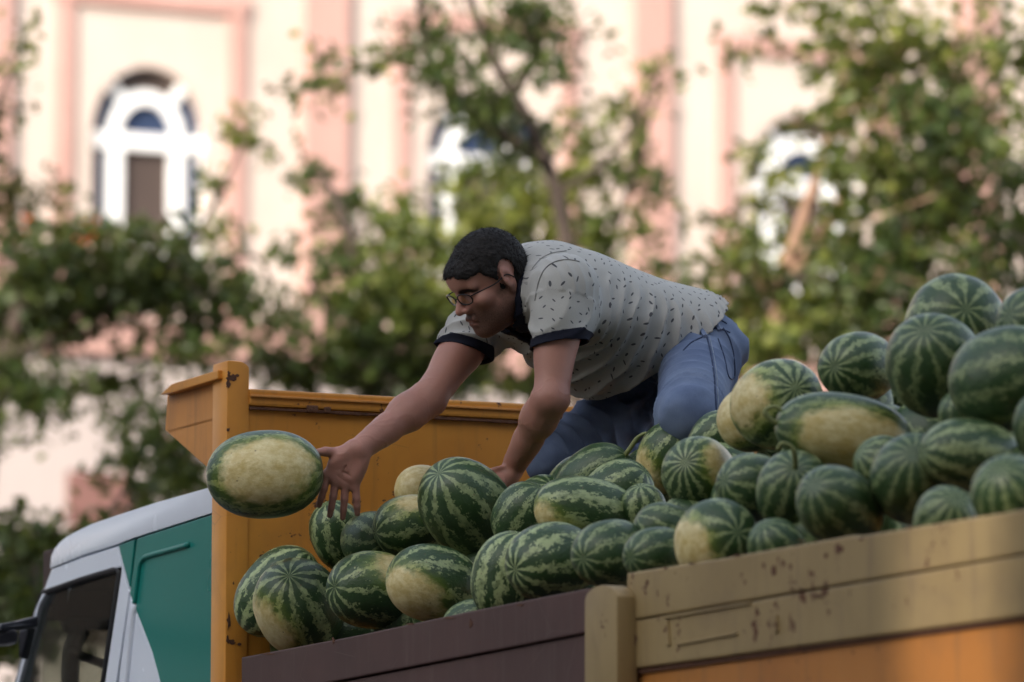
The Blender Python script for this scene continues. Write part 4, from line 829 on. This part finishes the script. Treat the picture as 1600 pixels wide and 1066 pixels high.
g.bump(g.f('ADD', g.noise(p, 300, 2), g.noise(p, 70, 3)), .25, .0015)
SKIN = g.done(col, g.f('ADD', .42, g.f('MULTIPLY', n, .15)), .4, Subsurface_Weight=.15, Subsurface_Scale=.006)
g.set(g.b.inputs['Subsurface Radius'], (1, .35, .2))
hl = (V-A3(HC)) @ HM / HS
st = sstep(-hl[:, 2], .022, .078)*sstep(hl[:, 1], -.035, .0)*(1-sstep(-hl[:, 2], .125, .15))
stc = sstep(-hl[:, 2], .012, .03)*sstep(hl[:, 1], -.03, -.01)*(1-sstep(hl[:, 1], .02, .04))*.8      # down from the sideburn
lipm = (1-sstep(np.abs(hl[:, 2]+.0745), .008, .014))*(1-sstep(np.abs(hl[:, 0]), .016, .026))*sstep(hl[:, 1], .088, .096)
st = np.maximum(st, stc)*(1-lipm*.55)*(1-sstep(np.abs(hl[:, 2]+.03), .0, .02)*0)
mou = (1-sstep(np.abs(hl[:, 0]), .022, .032))*sstep(hl[:, 1], .075, .085)*sstep(-hl[:, 2], .050, .056)*(1-sstep(-hl[:, 2], .068, .072)); chn = (1-sstep(np.abs(hl[:, 0]), .018, .03))*sstep(hl[:, 1], .05, .07)*sstep(-hl[:, 2], .086, .094); st = np.maximum(st*.8, np.maximum(mou, chn))
nose = (1-sstep(np.abs(hl[:, 0]), .014, .02))*sstep(hl[:, 1], .09, .1)*sstep(hl[:, 2], -.054, -.048); st *= 1-nose
inhead = (np.linalg.norm(hl, axis=1) < .19); st = np.minimum(1, st*inhead*1.25)
bx = np.abs(hl[:, 0]); bz = .011 - .006*np.clip((bx-.03)/.02, -1, 1)**2
br = (1-sstep(np.abs(hl[:, 2]-bz), .0045, .0085))*sstep(bx, .008, .014)*(1-sstep(bx, .050, .057))*sstep(hl[:, 1], .055, .07)*inhead
fl = np.clip(vnoise(V*9)*1.6-.4, 0, 1)*.6; fl = np.maximum(fl, (np.linalg.norm(hl-np.array((0, .11, -.035)), axis=1) < .022)*.9)
fl = np.maximum(fl, (1-sstep(np.linalg.norm(V-A3(WF+dF*.06), axis=1), .07, .13))*.8); elb = segdist(V, EN, EN.lerp(WN, .12))[0]; fl = np.maximum(fl, (1-sstep(elb, .03, .07))*.7)
me = np_mesh('person', V, F, SKIN, True)
fattr(me, 'stubble', st); fattr(me, 'lip', lipm*inhead); fattr(me, 'brow', br); fattr(me, 'flush', fl)
person = link('person', me); tag(person, 'man with glasses in grey patterned polo shirt and jeans kneeling on the melons', 'person')
skin_bvh = BVHTree.FromPolygons([tuple(v) for v in V], [tuple(f) for f in F])
print('skin', len(V))
del S
# hair: cropped cap with sideburns
S = Field(A3(HC)-.16, A3(HC)+.16, .0028)
S.ell(H(0, -.014, .030), (.0845*HS, .1055*HS, .0975*HS), HM, .015); S.cone(H(-.02, .068, .046), H(.02, .068, .046), .036*HS, .036*HS, .02); S.ell(H(0, -.05, -.03), (.066*HS, .066*HS, .070*HS), HM, .03)
X, Y, Z = [(S.lo[k]+S.h*np.arange(S.n[k])) for k in range(3)]
Gp = np.stack(np.meshgrid(X, Y, Z, indexing='ij'), -1).reshape(-1, 3); q = (Gp-A3(HC)) @ HM
nz = (vnoise(Gp*90)-.5)*.006; xx, yy, zz = q[:, 0], q[:, 1], q[:, 2]; ax_ = np.abs(xx)
front = .040 + .007*np.cos(xx*38) + nz                        # hairline over the forehead
lim = np.where(yy > .045, front, np.where(yy > .012, front + (.045-yy)/.033*(-.020-front), np.where(yy > -.03, np.where(yy > -.001, -.026, .026), -.075)))
lim = np.where((yy > .012) & (yy <= .045), front + (.045-yy)/.033*(-.004-front)*.9, lim)
cut = (lim + nz - zz); ear = (1-np.sqrt(((yy+.014)/.026)**2+((zz+.006)/.046)**2))*.03; cut = np.where(ax_ > .062, np.maximum(cut, ear), cut)
S.f = np.maximum(S.f, cut.reshape(S.f.shape).astype(np.float32)*.8)
V2, F2 = S.mesh(1); N2 = vnormals(V2, F2); Vs_ = V2; V2 = V2 + N2*((vnoise(V2*230)-.5)*.0034 + (vnoise(V2*70)-.5)*.003)[:, None]
g = G('hair'); p = g.obj(); n = g.noise(p, 260, 3, .7); g.bump(n, .9, .003)
HAIR = g.done(g.mix(n, (.004, .003, .003), (.013, .010, .009)), .62, .3)
hm_ = link('hair', np_mesh('hair', V2, F2, HAIR, True), person)
rs = np.random.default_rng(11); k = rs.choice(len(V2), 6500); b0 = V2[k]+rs.normal(size=(len(k), 3))*.0008                       # short bristles that break the smooth outline
dr = N2[k] + rs.normal(size=(len(k), 3))*.45 + A3(hF)*.35 - A3(hU)*.2; dr /= np.linalg.norm(dr, axis=1)[:, None]; sd = np.cross(dr, rs.normal(size=(len(k), 3))); sd /= np.linalg.norm(sd, axis=1)[:, None]
ln = rs.uniform(.003, .0065, (len(k), 1)); P_ = np.stack([b0+sd*.0007, b0-sd*.0007, b0+dr*ln], 1).reshape(-1, 3)
bo = link('bristles', np_mesh('bristles', P_, np.arange(len(P_)).reshape(-1, 3), HAIR), hm_); tag(bo, kind='stuff')

# ---- shirt
S = Field([at(660, 0, 11.5).x, 11.2, at(0, 650, 11.5).z], [at(1150, 0, 12).x, 12.25, at(0, 355, 11.6).z], .004)
def tc(t, l=0, f=0): return PC.lerp(NB, t) + lat*l + frt*f
S.ell(tc(.80, 0, .005), (.185, .17, .118), TM, .03); S.ell(tc(.55, 0, .018), (.178, .20, .132), TM, .05); S.ell(tc(.25, 0, .022), (.180, .20, .135), TM, .05)
S.ell(tc(.36, 0, .055), (.15, .20, .115), TM, .04)
S.cone(SN, SF, .070, .068, .04); S.cone(tc(.95, .05, -.02), tc(.95, -.05, -.02), .07, .07, .04); S.cone(tc(1.0, 0, -.01), H(0, -.03, -.085), .066, .062, .03)
SLN, SLF = SN.lerp(EN, .52), SF.lerp(EF, .46)
S.cone(SN, SN.lerp(EN, .35), .070, .060, .03); S.cone(SN.lerp(EN, .3), SN.lerp(EN, .72), .060, .053, .02)
S.cone(SF, SF.lerp(EF, .35), .068, .060, .03); S.cone(SF.lerp(EF, .3), SF.lerp(EF, .7), .060, .055, .02)
S.cone(SN.lerp(EN, .25), tc(.62, .12, .03), .05, .06, .04); S.cone(tc(.72, -.06, .07), tc(.45, -.02, .10), .07, .08, .05)
S.ell(tc(.05, 0, .0), (.180, .17, .128), TM, .05)
V, F = S.mesh(2); del S
def torso_st(V):
    r = (V-A3(PC)) @ TM; return r[:, 1]/((NB-PC).length), r[:, 0], r[:, 2]
N = vnormals(V, F); t, l, f_ = torso_st(V)
dN_, tN_ = segdist(V, SN, EN); dF_, tF_ = segdist(V, SF, EF)
on_n = (tN_ > .12) & (dN_ < .088); on_f = (tF_ > .12) & (dF_ < .085)
ang = np.arctan2(l, -f_)
# folds: long soft ridges running round the flank and belly, short ones under the arm and along the sleeve
warp = vnoise(V*7)*1.5 + vnoise(V*16+9)*.6
def ridge(x): return .35-np.abs(np.sin(x/2))**.8*1.1+.35
low = sstep(f_, -.06, .03)
w1 = ridge(2*math.pi*(t*.47/.043 + f_*3.2 + warp))*.0220*low*(1-sstep(t, .78, .92))*(.4+1.1*vnoise(V*5+3))
w2 = ridge(2*math.pi*(t*.47/.026 + f_*5 + warp*1.4 + l*4))*.0045*low*vnoise(V*8+1)
dh = np.abs(t-.03); w3 = ridge(2*math.pi*(t*.47/.020 + ang*.8 + warp*.6))*.0080*(1-sstep(t, .03, .20))*(.4+vnoise(V*6))
w4 = ridge(2*math.pi*(tN_*.28/.055 + (V@A3(RGHT))*14 + vnoise(V*10)*2.4))*(vnoise(V*13+5)*1.3)*.0120*on_n*(1-sstep(tN_, .50, .6)) + ridge(2*math.pi*(tF_*.28/.040 + (V@A3(RGHT))*8 + vnoise(V*12)))*.0120*on_f
disp = np.where(on_n | on_f, w4, w1+w2+w3) + (vnoise(V*22)-.5)*.002
V = V + N*disp[:, None]
pat = np.stack([np.where(on_n, tN_*.29+1.0, np.where(on_f, tF_*.29+2.0, t*.47)), np.where(on_n, (V@A3(RGHT))*1.15+.3*(V@A3(CF)), np.where(on_f, (V@A3(RGHT))*1.2, ang*.165)), np.zeros(len(V))], 1)
bm = BM(); pl = bm.verts.layers.float_vector.new('pat'); bv = []
for v, q_ in zip(V.tolist(), pat.tolist()):
    x = bm.verts.new(v); x[pl] = q_; bv.append(x)
for q_ in F.tolist():
    try: bm.faces.new([bv[i] for i in q_])
    except ValueError: pass
def cut(bm, co, no, keep):
    "trim the cloth at a plane, only where keep(centre) is true; what lies on the side the normal points to is removed"
    fs = [f for f in bm.faces if keep(f.calc_center_median())]; vs_ = {v for f in fs for v in f.verts}; es = {e for f in fs for e in f.edges}
    bmesh.ops.bisect_plane(bm, geom=list(vs_)+list(es)+fs, plane_co=co, plane_no=no, clear_outer=True)
dirN, dirF = (EN-SN).normalized(), (EF-SF).normalized()
dirN = (RGHT*.18 - UPV*.98 + CF*dirN.dot(CF)*.6).normalized(); dirF = (-RGHT*.23 - UPV*.97 + CF*dirF.dot(CF)*.6).normalized()
def nearseg(a, b, rad): 
    def k(c):
        ab = b-a; tt = (c-a).dot(ab)/ab.dot(ab); return tt > .2 and (c-a-ab*tt).length < rad
    return k
kn, kf = nearseg(SN, EN, .10), nearseg(SF, EF, .095)
cut(bm, SLN, dirN, kn); cut(bm, SLF, dirF, kf)
hem0, hem1 = at(1106, 484, 11.85), at(975, 612, 11.72); hn = (hem1-hem0).cross(lat).normalized(); hn = hn if hn.x > 0 else -hn
cut(bm, hem0, hn, lambda c: True)
NC = at(813, 455, 11.62); na = (at(834, 520, 11.6)-at(808, 395, 11.6)).cross(lat).normalized(); na = na if na.x < 0 else -na
def neckphi(P):
    d = P-NC; h = d.dot(na)
    if h < -.09: return .1
    e1 = (lat - na*lat.dot(na)).normalized(); e2 = na.cross(e1); e2 = e2 if e2.dot(frt) > 0 else -e2
    x, y = d.dot(e1), d.dot(e2); ring = math.hypot(x/.080, (y-.004)/.088)*.083 - .083
    vee = math.hypot(x, max(0, abs(y-.10)-.055)) - (.030 - .016*max(0, min(1, (y-.05)/.11)))
    return min(ring, vee) + max(0, -.02-h)*.6
bm.verts.ensure_lookup_table()
for v in list(bm.verts):
    if (v.co-NC).length < .24:
        f0 = neckphi(v.co)
        if abs(f0) < .0026:
            e_ = .001; gr = Vector([neckphi(v.co+Vector((e_ if i == j else 0 for j in range(3))))-f0 for i in range(3)])/e_
            if gr.length > .2: v.co -= gr*f0/gr.length_squared
bmesh.ops.delete(bm, geom=[f for f in bm.faces if (f.calc_center_median()-NC).length < .24 and neckphi(f.calc_center_median()) < 0], context='FACES')
# cuffs: the last three centimetres of each sleeve become their own piece
def split(bm, sel):
    b2 = BM(); l2 = b2.verts.layers.float_vector.new('pat'); mp_ = {}
    fs = [f for f in bm.faces if sel(f.calc_center_median())]
    for f in fs:
        vv = []
        for v in f.verts:
            if v not in mp_: x = b2.verts.new(v.co + v.normal*.0012); x[l2] = v[pl]; mp_[v] = x
            vv.append(mp_[v])
        b2.faces.new(vv)
    bmesh.ops.delete(bm, geom=fs, context='FACES'); return b2
def cutline(bm, co, no, keep):
    fs = [f for f in bm.faces if keep(f.calc_center_median())]; vs_ = {v for f in fs for v in f.verts}; es = {e for f in fs for e in f.edges}
    bmesh.ops.bisect_plane(bm, geom=list(vs_)+list(es)+fs, plane_co=co, plane_no=no)
NAVY = plain('navy_trim', (.010, .012, .024), .8, .2, 60, .2)
g = G('shirt_cloth'); p = g.obj(); pa = g.attr('pat', out=1)
vo = g.t.nodes.new('ShaderNodeTexVoronoi'); vo.voronoi_dimensions = '2D'; vo.inputs['Scale'].default_value = 41; vo.inputs['Randomness'].default_value = .62; g.t.links.new(pa, vo.inputs['Vector'])
df = g.v('SUBTRACT', pa, vo.outputs['Position']); sc_ = g.t.nodes.new('ShaderNodeSeparateColor'); g.t.links.new(vo.outputs['Color'], sc_.inputs[0])
rot = g.n('VectorRotate', props={'rotation_type': 'Z_AXIS'}, Vector=df, Angle=g.f('MULTIPLY', g.f('SUBTRACT', sc_.outputs[0], .5), 2.6))
sr = g.t.nodes.new('ShaderNodeSeparateXYZ'); g.t.links.new(rot, sr.inputs[0])
e = g.f('ADD', g.f('POWER', g.f('DIVIDE', g.f('ABSOLUTE', sr.outputs[0]), .0019), 2.0), g.f('POWER', g.f('DIVIDE', g.f('ABSOLUTE', sr.outputs[1]), .0051), 2.0))
dash = g.f('MULTIPLY', g.ss(e, 1.15, .75), g.ss(sc_.outputs[1], .04, .10))
mel = g.noise(p, 900, 2); mel2 = g.noise(p, 130, 3, .7)
c = g.mix(mel, (.33, .335, .325), (.49, .495, .48)); c = g.mix(g.f('MULTIPLY', mel2, .25), c, (.36, .37, .36)); c = g.mix(g.f('MULTIPLY', dash, .86), c, (.020, .024, .040))
g.bump(g.f('ADD', g.noise(p, 1400, 2), g.f('MULTIPLY', g.noise(p, 40, 3), 1.2)), .3, .0018)
SHIRT = g.done(c, .88, .2, Sheen_Weight=.15)
cw = .021
for k_, cen, d_ in ((kn, SLN, dirN), (kf, SLF, dirF)):
    cutline(bm, cen-d_*cw, d_, k_)
    b2 = split(bm, lambda c_, k_=k_, cen=cen, d_=d_: k_(c_) and (c_-cen).dot(d_) > -cw)
    o = obj('sleeve_cuff', b2, NAVY, person, smooth=True); m_ = o.modifiers.new('thick', 'SOLIDIFY'); m_.thickness = .004; m_.offset = -1
b2 = split(bm, lambda c_: (c_-NC).length < .24 and neckphi(c_) < .0135)
o = obj('collar', b2, NAVY, person, smooth=True); m_ = o.modifiers.new('thick', 'SOLIDIFY'); m_.thickness = .006; m_.offset = .6
so = obj('shirt', bm, SHIRT, person, smooth=True); m_ = so.modifiers.new('thick', 'SOLIDIFY'); m_.thickness = .003; m_.offset = -1
shv = [tuple(v.co) for v in so.data.vertices]; sbv = BVHTree.FromPolygons(shv, [tuple(p_.vertices) for p_ in so.data.polygons])
SEAM = plain('shirt_seam', (.27, .275, .27), .9, .15, 90)
# ---- jeans
S = Field([at(800, 0, 11.5).x, 11.02, at(0, 830, 11.5).z], [at(1185, 0, 12.1).x, 12.3, at(0, 455, 11.9).z], .004)
PM = TM
S.ell(PC + ax*.02, (.155, .13, .105), PM, .03)
S.ell(at(1093, 560, 11.80), (.080, .080, .080), None, .04); S.ell(at(1070, 562, 11.98), (.080, .080, .080), None, .04)
S.cone(HN, KN, .090, .070, .03); S.cone(HF, KF, .092, .066, .03)
S.cone(KN, AN, .068, .055, .025); S.cone(KF, AF, .064, .054, .025)
S.cone(tc(.30, 0, .02), tc(.0), .10, .115, .04)
V, F = S.mesh(2); N = vnormals(V, F); del S
dk, tk = segdist(V, HN, KN); df_, tf = segdist(V, HF, KF); ds, ts = segdist(V, KF, AF)
warp = vnoise(V*8)*1.6+vnoise(V*20)*.6
far = df_ < dk
wv = np.where(far, ridge(2*math.pi*(tf*.40/.040+warp+(V@A3(CF))*4)), ridge(2*math.pi*(tk*.40/.045+warp+(V@A3(RGHT))*3)))
tt_ = np.where(far, tf, tk); amp = .013*(sstep(-tt_, -.35, .0)*1.0 + sstep(tt_, .68, .95)*.8 + .45)*(.35+1.1*vnoise(V*6+4))
gro = A3(at(1030, 600, 11.85)); rr_ = np.linalg.norm(V-gro, axis=1); an_ = np.arctan2((V-gro)@A3(UPV), (V-gro)@A3(RGHT))
amp2 = .009*(1-sstep(rr_, .05, .20)); V = V + N*(wv*amp + np.sin(an_*11+warp*3)*amp2 + (vnoise(V*35)-.5)*.0016)[:, None]
g = G('denim'); p = g.obj(); wear = g.ss(g.noise(p, 5, 4, .6), .35, .7); n = g.noise(p, 500, 2, .7); tw_ = g.noise(g.v('MULTIPLY', p, (1, 1, .22)), 260, 3, .6)
c = g.mix(wear, (.085, .12, .215), (.20, .26, .385)); c = g.mix(g.f('MULTIPLY', tw_, .45), c, (.17, .23, .36)); c = g.mix(g.f('MULTIPLY', n, .35), c, (.03, .045, .10))
g.bump(g.f('ADD', n, tw_), .35, .0015); DENIM = g.done(c, .85, .2)
jm = np_mesh('jeans', V, F, DENIM, True); jo = link('jeans', jm, person)
jb = BVHTree.FromPolygons([tuple(v) for v in V], [tuple(f) for f in F])
def onto(bvh, px, py, off=.001):
    d = ray(px, py).normalized(); h = bvh.ray_cast(CAM, d); return None if h[0] is None else h[0] + h[1]*off if h[1].dot(d) < 0 else h[0]-h[1]*off
STITCH = plain('seam_thread', (.028, .045, .10), .9, .2, 80); STITCH2 = plain('pale_thread', (.22, .27, .36), .9, .2, 80)
def stitch(name, px, r, m=STITCH, bvh=jb, parent=jo, step=5):
    pts = catmull([Vector((x, y, 0)) for x, y in px], 10); P3 = [onto(bvh, q.x, q.y, .0006) for q in pts]; P3 = [q for q in P3 if q is not None]
    if len(P3) > 2: bm = BM(); tube(bm, P3, r, 5); obj(name, bm, m, parent, smooth=True)
stitch('side_seam', [(1104, 525), (1111, 555), (1116, 590), (1118, 625), (1120, 655)], .0022)
stitch('side_seam', [(1108, 525), (1115, 555), (1120, 590), (1122, 625), (1124, 655)], .0012, STITCH2)
stitch('back_pocket', [(1130, 513), (1140, 530), (1147, 560), (1147, 590), (1138, 588), (1132, 560), (1122, 530)], .0018)
stitch('yoke_seam', [(1100, 522), (1120, 513), (1140, 520)], .002)
stitch('waistband', [(1080, 520), (1100, 510), (1120, 500), (1135, 506)], .0022)
stitch('front_pocket', [(1068, 548), (1080, 536), (1098, 527)], .002)
for (x, y) in ((1118, 505), (1096, 516)):
    q = onto(jb, x, y, .003); q2 = onto(jb, x+6, y+12, .003)
    if q and q2: bm = BM(); tube(bm, [q, q2], .006, 5); obj('belt_loop', bm, DENIM, jo)
# ---- glasses: thin dark wire, two lenses, temples back to the ears
WIRE = plain('glasses_wire', (.03, .028, .03), .3, .1, 50, metal=.8)
g = G('lens'); gl = g.n('BsdfGlossy', Color=(1, 1, 1, 1), Roughness=.02); tp = g.n('BsdfTransparent', Color=(.92, .94, .93, 1)); mx = g.t.nodes.new('ShaderNodeMixShader')
g.t.links.new(g.f('ADD', g.f('MULTIPLY', g.n('Fresnel', IOR=1.5), 1.0), .02), mx.inputs[0]); g.t.links.new(tp, mx.inputs[1]); g.t.links.new(gl, mx.inputs[2]); g.t.links.new(mx.outputs[0], g.out.inputs['Surface'])
LENS = g.m
def rim(sg, k=1.0):
    return [H(sg*(.0345 + .0265*math.cos(a)*(1 if True else 1)), .112 - .010*((.0345+.0265*math.cos(a))/.06)**2 - .006*(1-math.sin(a))*.5, -.007 + .0160*math.copysign(abs(math.sin(a))**.8, math.sin(a))) for a in [2*math.pi*i/28 for i in range(28)]]
bm = BM()
for sg in (-1, 1): r_ = rim(sg); tube(bm, r_+[r_[0]], .0016, 5, False)
tube(bm, catmull([H(-.009, .111, -.003), H(0, .116, 0), H(.009, .111, -.003)], 4), .0013, 5)
for sg in (-1, 1): tube(bm, catmull([H(sg*.061, .101, -.001), H(sg*.073, .088, .001), H(sg*.083, .03, -.001), H(sg*.085, -.008, .006), H(sg*.082, -.028, -.012)], 5), .0016, 5)
gls = obj('glasses', bm, WIRE, person, smooth=True)
for sg in (-1, 1):
    bm = BM(); bm.faces.new([bm.verts.new(q) for q in rim(sg)]); obj('lens', bm, LENS, gls)

stitch('armhole_seam', [(905, 409), (888, 406), (868, 409), (852, 420), (842, 440), (836, 470)], .0016, SEAM, sbv, so)
stitch('shoulder_seam', [(832, 420), (845, 405), (862, 396), (885, 392)], .0014, SEAM, sbv, so)
